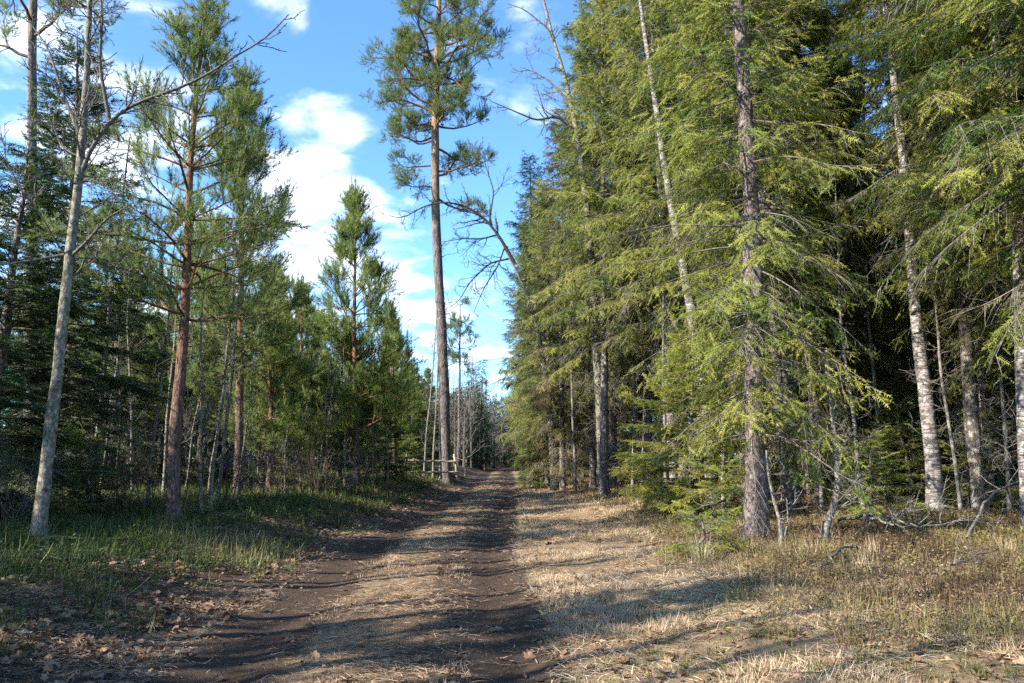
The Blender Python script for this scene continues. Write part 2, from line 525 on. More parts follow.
ys = grid_axis([(-25, 2, .8), (2, 12, .07), (12, 30, .16), (30, 70, .5), (70, 170, 2.5), (170, 420, 16)])
build_ground('dirt_road', np.linspace(-1.7, 1.7, 58), ys, 'rutted dirt track with a dry grass strip down its middle')
ys2 = grid_axis([(-25, 2, .8), (2, 12, .12), (12, 30, .25), (30, 70, .7), (70, 170, 2.5), (170, 420, 16)])
near = list(np.linspace(1.7, 7, 45)) + list(np.linspace(7.3, 16, 28)) + list(np.linspace(17, 50, 24)) + list(np.linspace(60, 320, 18))
g1 = build_ground('ground', np.array(near), ys, 'forest floor right of the track')
g2 = build_ground('ground', -np.array(near)[::-1], ys, 'forest floor on the raised bank left of the track')


# ------------------------------------------------------------------ growth helpers
def grow(rg, P0, D, L, n=6, wob=.15, up=0.0):
    m = len(P0)
    D = norm(D)
    out = np.empty((m, n, 3)); out[:, 0] = P0
    step = (np.asarray(L, float) / (n - 1))[:, None]
    for k in range(1, n):
        D = norm(D + wob * rg.normal(size=(m, 3)) + np.array([0, 0, up]))
        out[:, k] = out[:, k - 1] + D * step
    return out


def sprout(rg, P, Rr, count, ang=(30, 65), lf=(.35, .6), smin=.25, smax=.98, up=.15):
    """child branches on polylines P: start points, directions, lengths, radii"""
    m, n, _ = P.shape
    i = np.repeat(np.arange(m), count)
    s = rg.uniform(smin, smax, len(i)) * (n - 1)
    k = np.minimum(s.astype(int), n - 2); f = (s - k)[:, None]
    p = P[i, k] * (1 - f) + P[i, k + 1] * f
    t = norm(P[i, k + 1] - P[i, k])
    r = norm(np.cross(t, rg.normal(size=t.shape)))
    a = np.radians(rg.uniform(*ang, len(i)))[:, None]
    d = norm(t * np.cos(a) + r * np.sin(a) + np.array([0, 0, up]))
    L = np.linalg.norm(np.diff(P, axis=1), axis=2).sum(1)[i] * rg.uniform(*lf, len(i)) * (1.15 - .6 * s / (n - 1))
    rad = (Rr[i, k] * (1 - f[:, 0]) + Rr[i, k + 1] * f[:, 0])
    return p, d, L, rad


def taper(m, n, r0, r1, p=1.0):
    t = np.linspace(0, 1, n)[None] ** p
    return np.asarray(r0)[:, None] * (1 - t) + np.asarray(r1)[:, None] * t


def branch_system(mb, rg, P0, D, L, r0, counts=(6, 4), wob=.15, up=.05, mat=0, ang=(30, 65), lf=(.35, .6), rmin=.003, sides=5, smin=.25, n=7):
    m = len(P0)
    P = grow(rg, P0, D, L, n, wob, up)
    Rr = taper(m, n, r0, np.maximum(np.asarray(r0) * .25, rmin))
    mb.tubes(P, Rr, sides, mat)
    lev = [P]
    for c in counts:
        p, d, l, r = sprout(rg, P, Rr, c, ang, lf, smin, .98, up * 1.5)
        P = grow(rg, p, d, l, 5, wob * 1.1, up)
        Rr = taper(len(p), 5, np.maximum(r * .6, rmin * 1.2), np.full(len(p), rmin * .8))
        mb.tubes(P, Rr, 3, mat)
        lev.append(P)
    return lev


def trunk_mesh(mb, path, r0, rtop=.02, flare=.5, sides=12, rg=None, nseg=44, p=.85, lump=.05):
    z = np.linspace(path[0, 2], path[-1, 2], nseg) if False else None
    # resample the path smoothly along its length
    seg = np.linalg.norm(np.diff(path, axis=0), axis=1); cum = np.concatenate([[0], np.cumsum(seg)])
    u = np.concatenate([np.linspace(0, min(1.0, cum[-1] * .2), 8), np.linspace(min(1.0, cum[-1] * .2), cum[-1], nseg - 7)[1:]])
    Pp = np.stack([np.interp(u, cum, path[:, k]) for k in range(3)], -1)
    for _ in range(3):
        Pp[1:-1, :2] = .25 * Pp[:-2, :2] + .5 * Pp[1:-1, :2] + .25 * Pp[2:, :2]
    t = u / cum[-1]
    r = r0 * (1 - t) ** p + rtop * t
    r = r * (1 + flare * np.exp(-np.maximum(Pp[:, 2] - .0, 0) / .22))
    z_ = np.maximum(Pp[:, 2], 0)
    if rg is not None:
        r = r * (1 + lump * rg.normal(size=len(r)))
        Pp[1:, :2] += np.cumsum(rg.normal(size=(len(r) - 1, 2)), axis=0) * r0 * .03
    a = np.arange(sides) * 2 * np.pi / sides
    rr = r[:, None] * (1 + (lump * .9) * (rg.normal(size=(len(r), sides)) if rg is not None else 0))
    if rg is not None:
        rr = rr * (1 + .9 * flare * np.exp(-z_ / .16)[:, None] * np.maximum(np.cos(rg.integers(3, 6) * a + rg.uniform(0, 6)), -.3)[None])
    ring = np.stack([Pp[:, None, 0] + rr * np.cos(a), Pp[:, None, 1] + rr * np.sin(a), np.repeat(Pp[:, None, 2], sides, 1)], -1)
    n = len(r)
    base = (np.arange(n - 1) * sides)[:, None]; k = np.arange(sides)[None]; k2 = (k + 1) % sides
    f = np.stack([base + k, base + k2, base + k2 + sides, base + k + sides], -1).reshape(-1, 4)
    mb.add(ring, [f, (np.arange(sides) + (n - 1) * sides)[None]])
    return Pp


def on_path(Pp, z):
    return np.stack([np.interp(z, Pp[:, 2], Pp[:, 0]), np.interp(z, Pp[:, 2], Pp[:, 1]), z], -1)


def spray_template(rg, k=7, w=.058, ln=.20):
    """a flat spruce spray: needle-clad side shoots along a short twig, length 1"""
    v, f = [], []
    for i in range(k):
        x = .05 + .8 * i / (k - 1)
        for sgn in (-1, 1):
            l = ln * (1.0 - .45 * i / (k - 1)) * rg.uniform(.8, 1.2)
            b = len(v)
            zj = rg.uniform(-.15, .10)
            v += [[x - w * .5, 0, 0], [x + w * .9, 0, .02], [x + l * .75, sgn * l, zj]]
            f.append([b, b + 1, b + 2])
    b = len(v); v += [[.75, -.045, 0], [.75, .045, .02], [1.08, 0, -.05]]; f.append([b, b + 1, b + 2])
    b = len(v); v += [[.0, -.03, -.02], [.0, .03, .0], [.8, .0, .03]]; f.append([b, b + 1, b + 2])
    return np.array(v), [np.array(f)]


def tuft_template(rg, k=34, w=.032, ln=.33):
    """a pine shoot: needles radiating forward all round a short twig, length 1"""
    v, f = [], []
    for i in range(k):
        x = .12 + .88 * rg.uniform()
        a = i * 2.399 + rg.uniform(-.3, .3)
        l = ln * rg.uniform(.8, 1.15)
        e = math.radians(rg.uniform(28, 62))
        d = np.array([math.cos(e), math.sin(e) * math.cos(a), math.sin(e) * math.sin(a)])
        sd = np.array([0, -math.sin(a), math.cos(a)]) * w * .5
        b = len(v); p = np.array([x, 0, 0])
        v += [p - sd, p + sd, p + d * l]
        f.append([b, b + 1, b + 2])
    return np.array(v), [np.array(f)]


SPRAY = [spray_template(np.random.default_rng(s)) for s in (1, 2, 3, 6, 7)]
TUFT = [tuft_template(np.random.default_rng(s)) for s in (4, 5)]


def spruce_crown(mb, rg, Pp, Ht, cb, rmax, ws=.36, nb=5, spray=.24, hang=.6, prof=.75, e_low=-.25, e_top=.55, dens=1.0, side=None, tint=(.35, .22), twigs=.5, sp=.13, lowthin=0.0, bald_p=0.0):
    """mb material 0 = limbs and twigs, 1 = needles. side=(azimuth, bias): branches longer towards the light"""
    z, a = [], []
    zz = cb
    while zz < Ht - .15:
        k = nb + rg.integers(-1, 2)
        a0 = rg.uniform(0, 6.28)
        for j in range(k):
            z.append(zz + rg.uniform(-.22, .22)); a.append(a0 + j * 6.283 / k + rg.uniform(-.5, .5))
        zz += ws * rg.uniform(.6, 1.4) * (1.0 - .35 * (zz - cb) / (Ht - cb))
    z = np.clip(np.array(z), .05, Ht - .05); a = np.array(a); m = len(z)
    t = np.clip((z - cb) / (Ht - cb), 0, 1)
    L = rmax * (1 - t) ** prof * (.72 + .28 * np.minimum(1, t * 7)) * rg.uniform(.45, 1.2, m) + .12
    if side is not None:
        L = L * (1 + side[1] * np.cos(a - side[0]))
    e0 = e_low + (e_top - e_low) * t + rg.normal(size=m) * .16
    sag = .42 * (1 - t) * (L / rmax) * rg.uniform(.6, 1.3, m); tip = .16 * rg.uniform(.3, 1.3, m)
    w1 = rg.normal(size=m) * .10
    er = np.stack([np.cos(a), np.sin(a), np.zeros(m)], -1); el = np.stack([-np.sin(a), np.cos(a), np.zeros(m)], -1)
    root = on_path(Pp, z)
    up = np.array([0, 0, 1.0])

    ph = rg.uniform(0, 6.28, (m, 2)); wa = rg.uniform(.2, 1.0, (m, 2)) * np.array([.055, .04])

    def BP(i, s):
        Li = L[i]
        return root[i] + er[i] * (Li * s * .95)[:, None] + el[i] * (Li * w1[i] * s * s)[:, None] + up * (Li * (e0[i] * s - sag[i] * s * s + tip[i] * s ** 3 + wa[i, 1] * s * np.sin(8 * s + ph[i, 1])))[:, None] + el[i] * (Li * wa[i, 0] * s * np.sin(6 * s + ph[i, 0]))[:, None]

    n = 9
    S = np.linspace(0, 1, n)
    P = np.stack([BP(np.arange(m), np.full(m, s)) for s in S], 1)
    mb.tubes(P, taper(m, n, .006 + .0075 * L, np.full(m, .003), .8), 4, 0)
    btint = rg.normal(size=m) * tint[1] * .9
    # branchlets
    n2 = np.maximum(3, (L / sp * 2 * dens).astype(int))
    i = np.repeat(np.arange(m), n2); q = len(i)
    s2 = rg.uniform(.10, 1.0, q) ** .85
    sg = np.where(rg.random(q) < .5, -1.0, 1.0)
    p0 = BP(i, s2); p1 = BP(i, np.minimum(s2 + .03, 1.03)); T = norm(p1 - p0)
    l2 = np.minimum((.16 + .30 * L[i] * (1 - s2) + .10 * s2) * rg.uniform(.55, 1.25, q), .95)
    hg = hang * rg.uniform(.05, 1.25, q)
    d2 = norm(T * .75 + el[i] * (sg * rg.uniform(.45, 1.0, q))[:, None] - up * (hg * .55)[:, None])
    nn = 4
    Q = np.stack([p0 + d2 * (l2 * u)[:, None] - up * (hg * l2 * u * u * .7)[:, None] for u in np.linspace(0, 1, nn)], 1)
    sel = rg.random(q) < twigs
    mb.tubes(Q[sel], taper(sel.sum(), nn, np.full(sel.sum(), .0055), np.full(sel.sum(), .0022)), 3, 0)
    # needle sprays on the branchlets (older inner ones bare)
    bald = rg.random(m) < bald_p * (1 - t) ** .5
    bare = (s2 < .22) | bald[i] | (rg.random(q) < lowthin * (1 - t[i]))
    n3 = np.maximum(2, (l2 / (spray * .36)).astype(int)); n3[bare] = (n3[bare] * .2).astype(int)
    j = np.repeat(np.arange(q), n3); c = len(j)
    v = rg.uniform(.08, 1.0, c)
    pos = p0[j] + d2[j] * (l2[j] * v)[:, None] - up * (hg[j] * l2[j] * v * v * .7)[:, None]
    Tg = norm(d2[j] - up * (hg[j] * v * 1.4)[:, None])
    sd = norm(np.cross(Tg, up) + 1e-6)
    s3 = np.where(rg.random(c) < .5, -1.0, 1.0) * rg.uniform(.1, 1.3, c)
    X = norm(Tg + sd * s3[:, None] - up * (hg[j] * .35 * rg.uniform(0, 1.4, c))[:, None] + rg.normal(size=(c, 3)) * .12)
    hh = np.clip(hg[j], 0, 1)[:, None]
    N = norm(up * (1 - .65 * hh) + er[i][j] * (.45 + .7 * hh) + rg.normal(size=(c, 3)) * .38)
    ln = spray * rg.uniform(.5, 1.35, c) * (1.05 - .3 * v)
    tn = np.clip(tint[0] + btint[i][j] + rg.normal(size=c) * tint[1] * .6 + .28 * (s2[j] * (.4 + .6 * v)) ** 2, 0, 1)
    w = rg.integers(0, 5, c); wd = rg.uniform(.75, 1.5, c)
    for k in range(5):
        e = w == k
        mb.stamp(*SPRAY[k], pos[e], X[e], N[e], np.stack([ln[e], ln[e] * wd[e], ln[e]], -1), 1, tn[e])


def dead_limbs(mb, rg, Pp, z0, z1, count, L=(.5, 1.6), r=.009, drop=-.25, counts=(4, 3), wob=.3, mat=2):
    z = rg.uniform(z0, z1, count); a = rg.uniform(0, 6.28, count)
    D = np.stack([np.cos(a), np.sin(a), rg.normal(drop, .25, count)], -1)
    branch_system(mb, rg, on_path(Pp, z), D, rg.uniform(*L, count), np.full(count, r) * rg.uniform(.7, 1.4, count), counts, wob, -.03, mat, (25, 70), (.3, .6), .0028, 4)


def pine_crown(mb, rg, Pp, Ht, cb, rmax, ws=.5, nb=5, tuft=.24, e_low=.15, e_top=1.1, prof=.65, dens=1.0, tint=(.45, .2), curl=.35):
    z, a = [], []
    zz = cb
    while zz < Ht - .1:
        k = nb + rg.integers(-1, 2); a0 = rg.uniform(0, 6.28)
        for j in range(k):
            z.append(zz + rg.uniform(-.05, .05)); a.append(a0 + j * 6.283 / k + rg.uniform(-.4, .4))
        zz += ws * rg.uniform(.8, 1.2)
    z = np.clip(np.array(z), .1, Ht - .05); a = np.array(a); m = len(z)
    t = np.clip((z - cb) / (Ht - cb), 0, 1)
    L = rmax * (1 - t) ** prof * (.7 + .3 * np.minimum(1, t * 3)) * rg.uniform(.6, 1.15, m) + .3
    e = e_low + (e_top - e_low) * t ** 1.3 + rg.normal(size=m) * .16
    D = np.stack([np.cos(a), np.sin(a), e], -1)
    P = grow(rg, on_path(Pp, z), D, L, 7, .09, .02 + .0 * t[0])
    Rr = taper(m, 7, .007 + .012 * L, np.full(m, .004))
    mb.tubes(P, Rr, 5, 0)
    cnt = max(3, int(12 * dens))
    p, d, l, r = sprout(rg, P, Rr, cnt, (30, 65), (.22, .5), .28, 1.0, .22)
    kp = rg.random(len(p)) < (L[np.repeat(np.arange(m), cnt)] / L.max()) ** .8
    p, d, l, r = p[kp], d[kp], l[kp], r[kp]
    l = np.clip(l, .18, 1.1)
    Q = grow(rg, p, d, l, 5, .12, .06)
    Qr = taper(len(p), 5, np.maximum(r * .55, .004), np.full(len(p), .0025))
    mb.tubes(Q, Qr, 3, 0)
    p3, d3, l3, r3 = sprout(rg, Q, Qr, max(2, int(3 * dens)), (30, 60), (.3, .6), .35, 1.0, .25)
    l3 = np.clip(l3, .12, .4)
    # tufts: at every shoot end and along the last stretch of the shoots
    ends = [(P[:, -1], P[:, -1] - P[:, -2], z * 0 + 1)]
    pos, X = [P[:, -1] - norm(P[:, -1] - P[:, -2]) * tuft * .5], [P[:, -1] - P[:, -2]]
    for k in (2, 3, 4):
        pos.append(Q[:, k] - norm(Q[:, k] - Q[:, k - 1]) * tuft * .5); X.append(Q[:, k] - Q[:, k - 1])
    pos.append(p3 + norm(d3) * (l3 * .4)[:, None]); X.append(d3)
    pos = np.concatenate(pos); X = np.concatenate(X)
    bt = np.concatenate([np.zeros(m), np.tile(rg.normal(size=len(Q)) * tint[1] * .5, 3), rg.normal(size=len(p3)) * tint[1] * .5])
    c = len(pos)
    X = norm(norm(X) + np.array([0, 0, curl]) + rg.normal(size=(c, 3)) * .2)
    tn = np.clip(tint[0] + bt + rg.normal(size=c) * tint[1] * .6, 0, 1)
    w = rg.integers(0, 2, c)
    for k in range(2):
        q = w == k
        mb.stamp(*TUFT[k], pos[q], X[q], rg.normal(size=(q.sum(), 3)), tuft * rg.uniform(.75, 1.25, q.sum()), 1, tn[q])
    # leader
    top = on_path(Pp, np.array([Ht + .22] * 6)); top[:, 2] += .22; mb.tubes(np.stack([top[0] - [0, 0, .6], top[0] - [0, 0, .3], top[0]]), np.array([.012, .009, .006]), 5, 0)
    mb.stamp(*TUFT[0], top - np.array([0, 0, 1]) * np.linspace(.1, .7, 6)[:, None], np.tile([0, 0, 1.0], (6, 1)), rg.normal(size=(6, 3)), np.full(6, tuft), 1, np.full(6, tint[0]))


def straight(Ht, rg, lean=.02):
    k = 8
    z = np.linspace(-.12, Ht, k)
    xy = np.cumsum(rg.normal(size=(k, 2)) * .04, axis=0) + np.linspace(0, 1, k)[:, None] * rg.normal(size=2) * lean * Ht
    xy -= xy[0]
    return np.concatenate([xy, z[:, None]], 1)


# ------------------------------------------------------------------ tree makers: a thing with trunk, crown and dead branches
def make_spruce(name, label, loc, seed, Ht, r0, cb, rmax, path=None, needles='spruce', bark='bark_spruce', dead=(0, 0), group=None, cat='tree', deadmat='twig_grey', rz=0, **kw):
    rg = np.random.default_rng(seed)
    o = thing(name, label, cat, loc, group, rz)
    pth = straight(Ht, rg) if path is None else extend(path, Ht)
    tb = MB(); Pp = trunk_mesh(tb, pth, r0, .012, .42, 14, rg)
    tb.build('trunk', M[bark], o)
    cbm = MB(); spruce_crown(cbm, rg, Pp, Ht, cb, rmax, **kw)
    if dead[0]:
        dead_limbs(cbm, rg, Pp, .5, dead[1], dead[0])
    cbm.build('crown', [M['twig_pale'], M[needles], M[deadmat]], o, smooth=False)
    return o


def extend(path, Ht):
    """carry a traced stem on upward along its last direction to height Ht"""
    p = path
    if p[-1, 2] < Ht:
        d = p[-1] - p[-2]
        if len(p) > 3: d = p[-1] - p[-3]
        d = d / max(d[2], .1)
        d[:2] *= .6
        p = np.vstack([p, p[-1] + d * (Ht - p[-1, 2])])
    return p


def make_pine(name, label, loc, seed, Ht, r0, cb, rmax, path=None, needles='pine', bark='bark_pine', dead=(0, 0), group=None, rz=0, **kw):
    rg = np.random.default_rng(seed)
    o = thing(name, label, 'tree', loc, group, rz)
    pth = straight(Ht, rg) if path is None else extend(path, Ht)
    tb = MB(); Pp = trunk_mesh(tb, pth, r0, .015, .3, 12, rg, lump=.035)
    tb.build('trunk', M[bark], o)
    c = MB(); pine_crown(c, rg, Pp, Ht, cb, rmax, **kw)
    if dead[0]:
        dead_limbs(c, rg, Pp, dead[1] * .2, dead[1], dead[0], (.6, 1.8), .009, .1, (3, 2))
    c.build('crown', [M['twig_pine'], M[needles], M['twig_brown']], o, smooth=False)
    return o


def make_bare(name, label, loc, seed, path, r0, bark='bark_grey', twig='twig_grey', nb=14, L=(.8, 2.0), zr=(1.5, 9), counts=(6, 4), group=None, up=.06, elev=(.2, 1.0), rz=0, cat='tree', rtop=.012, rb=.016, extra=None, wob=.14, tmin=.0038):
    rg = np.random.default_rng(seed)
    o = thing(name, label, cat, loc, group, rz)
    tb = MB(); Pp = trunk_mesh(tb, path, r0, rtop, .35, 10, rg, lump=.03)
    tb.build('trunk', M[bark], o)
    c = MB()
    if nb:
        z = rg.uniform(zr[0], zr[1], nb); a = rg.uniform(0, 6.28, nb)
        D = np.stack([np.cos(a), np.sin(a), rg.uniform(*elev, nb)], -1)
        f = 1 - .5 * (z - zr[0]) / max(zr[1] - zr[0], .1)
        branch_system(c, rg, on_path(Pp, z), D, rg.uniform(*L, nb) * f, np.full(nb, rb) * f, counts, wob, up, 0, rmin=tmin * .9)
    for e in (extra or []):
        P, re0, re1, cnts, lf = e
        n = len(P)
        seg = np.linalg.norm(np.diff(P, axis=0), axis=1); cum = np.concatenate([[0], np.cumsum(seg)])
        u = np.linspace(0, cum[-1], 18)
        PP = np.stack([np.interp(u, cum, P[:, k]) for k in range(3)], -1)
        PP[1:-1] = .25 * PP[:-2] + .5 * PP[1:-1] + .25 * PP[2:]
        RR = np.linspace(re0, re1, 18)
        c.tubes(PP, RR, 7, 0)
        P3, R3 = PP[None], RR[None]
        for q, cc in enumerate(cnts):
            p, d, l, r = sprout(rg, P3, R3, cc, (30, 70), lf, .15, 1.0, up)
            P3 = grow(rg, p, d, l, 6, wob, up); R3 = taper(len(p), 6, np.maximum(r * .55, tmin * 1.3), np.full(len(p), tmin))
            c.tubes(P3, R3, 4 if q == 0 else 3, 0)
    c.build('crown', M[twig], o)
    return o


def place(o, x, y, rz, s=1.0, label=None, group=None, tilt=0.0):
    c = copy_tree(o)
    c.location = (x, y, ground_z(x, y) - .03)
    c.rotation_euler = (tilt * math.cos(rz * 3), tilt * math.sin(rz * 3), rz)
    c.scale = (s, s, s)
    if label: c['label'] = label
    if group: c['group'] = group
    return c


def pixpos(px, y):
    """x on the ground strip at distance y below a column of the picture"""
    d = ray(px, 470)
    return CAM[0] + d[0] / d[1] * y


# ================================================================== THE LEFT SIDE
def zpix(base, px, py):
    d = ray(px, py); s = base[1] / d[1]
    return (CAM + d * s)[2] - base[2]


def limb(base, pix, bow=0.0):
    p = stem_path(base, pix)[1:]
    p[:, 1] += bow * np.linspace(0, 1, len(p))
    return p


b = at(38, 540)
grey = make_bare('bare_tree', 'slim grey barked leafless tree leaning right on the left bank with one long forked limb', b, 21,
                 stem_path(b, [(45, 480), (55, 400), (63, 330), (70, 255), (78, 190), (84, 120), (89, 50), (92, -40), (95, -140)]), .088,
                 nb=26, L=(.5, 1.7), zr=(3.4, 10.0), counts=(7, 4), rb=.014, wob=.24, tmin=.0058,
                 extra=[(limb(b, [(78, 185), (90, 152), (116, 118), (142, 105), (182, 94), (214, 80), (246, 60), (270, 50), (294, 26)], -.3), .034, .008, (30, 5), (.06, .18)),
                        (limb(b, [(69, 258), (92, 246), (118, 226), (150, 214)], -.5), .028, .006, (6, 4), (.2, .45)),
                        (limb(b, [(68, 254), (40, 261), (10, 267), (-30, 262)], -.2), .024, .006, (5, 3), (.2, .4)),
                        (limb(b, [(110, 122), (104, 70), (112, 20), (104, -40)], -.4), .030, .006, (7, 4), (.15, .35)),
                        (limb(b, [(82, 140), (58, 88), (40, 40), (10, 0)], .3), .030, .006, (7, 4), (.15, .35))])

b = at(175, 525)
pine1 = make_pine('pine_tree', 'nearest young pine on the left bank, reddish trunk and spreading bare lower limbs', b, 31, zpix(b, 207, 8), .118, 3.6, 2.3,
                  stem_path(b, [(174, 470), (177, 420), (181, 370), (185, 320), (188, 250), (190, 170), (196, 100), (207, 0)]), dead=(13, 4.6), ws=.48, dens=.98, nb=5, tuft=.32, tint=(.55, .24), prof=.95, curl=.6)
b = at(238, 495)
pine2 = make_pine('pine_tree', 'young pine with a tall narrow crown, next behind the nearest reddish pine', b, 32, zpix(b, 244, 78), .13, 3.4, 1.8,
                  stem_path(b, [(239, 430), (240, 360), (241, 300), (242, 200), (244, 120)]), dead=(14, 4.5), ws=.48, nb=5, tuft=.36, dens=1.05, tint=(.55, .24), prof=.9, curl=.6)
b = at(357, 487)
pine3 = make_pine('pine_tree', 'slender young pine with a pointed leader against the clouds beside the bend of the track', b, 33, zpix(b, 355, 196), .12, 1.8, 2.5,
                  stem_path(b, [(356, 440), (355, 380), (354, 320), (355, 260), (355, 215)]), needles='pine_bright', dead=(14, 3.6), ws=.55, nb=5, tuft=.40, prof=.9, dens=1.1, curl=.7, e_low=.25, tint=(.55, .2))

# the tall old pine by the fence
b = at(447, 466)
b = np.array([pixpos(447, 43.0), 43.0, ground_z(pixpos(447, 43.0), 43.0)])
rg = np.random.default_rng(41)
tall = thing('pine_tree', 'tall old pine with a bare straight trunk and high crown, standing behind the rail fence', 'tree', b)
tb = MB()
TP = trunk_mesh(tb, extend(stem_path(b, [(445, 420), (443, 360), (440, 300), (437, 240), (435, 180), (436, 120), (438, 60), (440, 0)]), 31.0), .31, .10, .25, 14, rg, lump=.03, p=.75)
tb.build('trunk', M['bark_tall_pine'], tall)
cm = MB()


def clump_limbs(mb, rg, starts, dirs, lens, rad, tuft, counts=(7, 5), wob=.2, up=.03):
    P = grow(rg, starts, dirs, lens, 9, wob, up); Rr = taper(len(P), 9, rad, np.asarray(rad) * .25)
    mb.tubes(P, Rr, 6, 0)
    p, d, l, r = sprout(rg, P, Rr, counts[0], (30, 75), (.22, .42), .35, 1.0, .12)
    Q = grow(rg, p, d, l, 6, .2, .05); Qr = taper(len(p), 6, np.maximum(r * .5, .012), np.full(len(p), .007)); mb.tubes(Q, Qr, 4, 0)
    p, d, l, r = sprout(rg, Q, Qr, counts[1], (25, 70), (.3, .6), .3, 1.0, .2)
    S = grow(rg, p, d, np.clip(l, .25, .9), 5, .18, .06); mb.tubes(S, taper(len(p), 5, np.maximum(r * .5, .008), np.full(len(p), .005)), 3, 0)
    pos = np.concatenate([S[:, k] for k in (1, 2, 3, 4)] + [Q[:, 4], Q[:, 5]]); X = np.concatenate([S[:, k] - S[:, k - 1] for k in (1, 2, 3, 4)] + [Q[:, 4] - Q[:, 3], Q[:, 5] - Q[:, 4]])
    c = len(pos)
    X = norm(norm(X) + np.array([0, 0, .35]) + rg.normal(size=(c, 3)) * .35)
    bt = np.clip(.42 + rg.normal(size=c) * .17, 0, 1)
    for k in range(2):
        q = np.arange(c) % 2 == k
        mb.stamp(*TUFT[k], pos[q], X[q], rg.normal(size=(q.sum(), 3)), tuft * rg.uniform(.7, 1.2, q.sum()), 1, bt[q])


zl = np.concatenate([rg.uniform(18.6, 30.5, 52), [17.2, 16.4, 15.8, 17.6, 17.0]])
al = np.concatenate([rg.uniform(0, 6.28, 52), [.0, 3.3, .35, 3.0, .2]])
ll = np.concatenate([np.interp(zl[:52], [19, 23, 30.5], [3.6, 4.6, 2.4]) * rg.uniform(.45, 1.1, 52), [3.2, 2.2, 2.9, 2.4, 3.0]])
el_ = np.concatenate([rg.uniform(-.25, .5, 52), [-.2, -.25, -.5, .05, .15]])
clump_limbs(cm, rg, on_path(TP, zl), np.stack([np.cos(al), np.sin(al), el_], -1), ll, .02 + .017 * ll, .36, (9, 7))
dead_limbs(cm, rg, TP, 5, 16, 16, (.5, 2.0), .02, -.05, (3, 3))
cm.build('crown', [M['twig_pine'], M['pine'], M['twig_dark']], tall, smooth=False)

# a second old pine far beyond it
y = 88.0; b = np.array([pixpos(458, y), y, ground_z(pixpos(458, y), y)])
far_pine = thing('pine_tree', 'distant slim pine with a small flat crown showing right of the tall pine trunk', 'tree', b)
tb = MB(); P2 = trunk_mesh(tb, straight(18, rg, .004), .2, .06, .2, 10, rg); tb.build('trunk', M['bark_tall_pine'], far_pine)
cm = MB(); zl = rg.uniform(10, 18, 16); al = rg.uniform(0, 6.28, 16)
clump_limbs(cm, rg, on_path(P2, zl), np.stack([np.cos(al), np.sin(al), rg.uniform(-.1, .4, 16)], -1), np.interp(zl, [10, 14, 18], [1.6, 2.8, 1.3]) * rg.uniform(.6, 1, 16), np.full(16, .05), .6, (5, 3))
cm.build('crown', [M['twig_pine'], M['pine']], far_pine, smooth=False)

# tall pine whose bare trunk rises at the left edge
y = 25.0; b = np.array([pixpos(33, y), y, ground_z(pixpos(33, y), y)])
left_pine = thing('pine_tree', 'tall grey pine trunk rising behind the dark spruce at the left edge', 'tree', b)
tb = MB(); P2 = trunk_mesh(tb, extend(stem_path(b, [(33, 400), (33, 250), (33, 120), (34, 0)]), 23), .2, .07, .2, 12, rg); tb.build('trunk', M['bark_tall_pine'], left_pine)
cm = MB(); zl = rg.uniform(13.5, 23, 20); al = rg.uniform(0, 6.28, 20)
clump_limbs(cm, rg, on_path(P2, zl), np.stack([np.cos(al), np.sin(al), rg.uniform(-.2, .4, 20)], -1), np.interp(zl, [13, 17, 23], [3, 3.4, 1.6]) * rg.uniform(.6, 1, 20), np.full(20, .06), .36, (6, 4))
cm.build('crown', [M['twig_pine'], M['pine']], left_pine, smooth=False)

# dark spruces at the left edge
dspr = []
for k, (px, y, Ht, rm, lab) in enumerate([
        (46, 17.0, 10.6, 2.5, 'dense dark spruce behind the leaning grey tree'),
        (-14, 14.5, 7.0, 2.3, 'dark spruce cut by the left edge of the picture'),
        (112, 24.0, 8.0, 1.8, 'shaded spruce between the leaning grey tree and the nearest pine')]):
    x = pixpos(px, y)
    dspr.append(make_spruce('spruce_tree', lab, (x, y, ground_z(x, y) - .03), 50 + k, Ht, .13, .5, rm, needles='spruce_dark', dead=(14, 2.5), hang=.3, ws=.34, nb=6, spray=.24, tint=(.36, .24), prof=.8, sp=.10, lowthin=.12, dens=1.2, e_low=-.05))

# young pines of the left wood: four kinds, copied through the stand
yp = []
for k, (Ht, cb, rm, nd) in enumerate([(9.5, 3.2, 1.7, 'pine'), (11.5, 4.2, 1.8, 'pine'), (8.0, 2.0, 1.6, 'pine_bright'), (6.0, 1.0, 1.5, 'pine_bright')]):
    o = make_pine('pine_tree', 'young pine in the crowded wood behind the left bank', (0, 0, 0), 60 + k, Ht, .05 + .008 * Ht, cb, rm, needles=nd, dead=(12, cb * 1.1), group='young pines of the left wood', tuft=.40, ws=.55, dens=.9, tint=(.55, .22), prof=.85, curl=.6)
    yp.append(o)
spots = []
def free(x, y, dmin, pts):
    return all((x - a) ** 2 + (y - c) ** 2 > dmin * dmin for a, c in pts)
rs = np.random.default_rng(5)
named = [(o.location.x, o.location.y) for o in (pine1, pine2, pine3, grey, left_pine, tall)] + [(o.location.x, o.location.y) for o in dspr]
fixed = [(300, 27, 0), (312, 33, 1), (285, 30, 2), (395, 36, 2), (330, 38, 0), (378, 40, 1), (270, 24, 3), (405, 46, 3), (340, 29, 3), (200, 30, 1), (215, 40, 0), (150, 32, 1), (130, 27, 2), (170, 26, 2), (255, 34, 0), (410, 60, 2), (390, 55, 1), (425, 70, 0), (60, 38, 1), (10, 40, 0)]
fence_xy = np.array([pixpos(436, 40), 40.0])
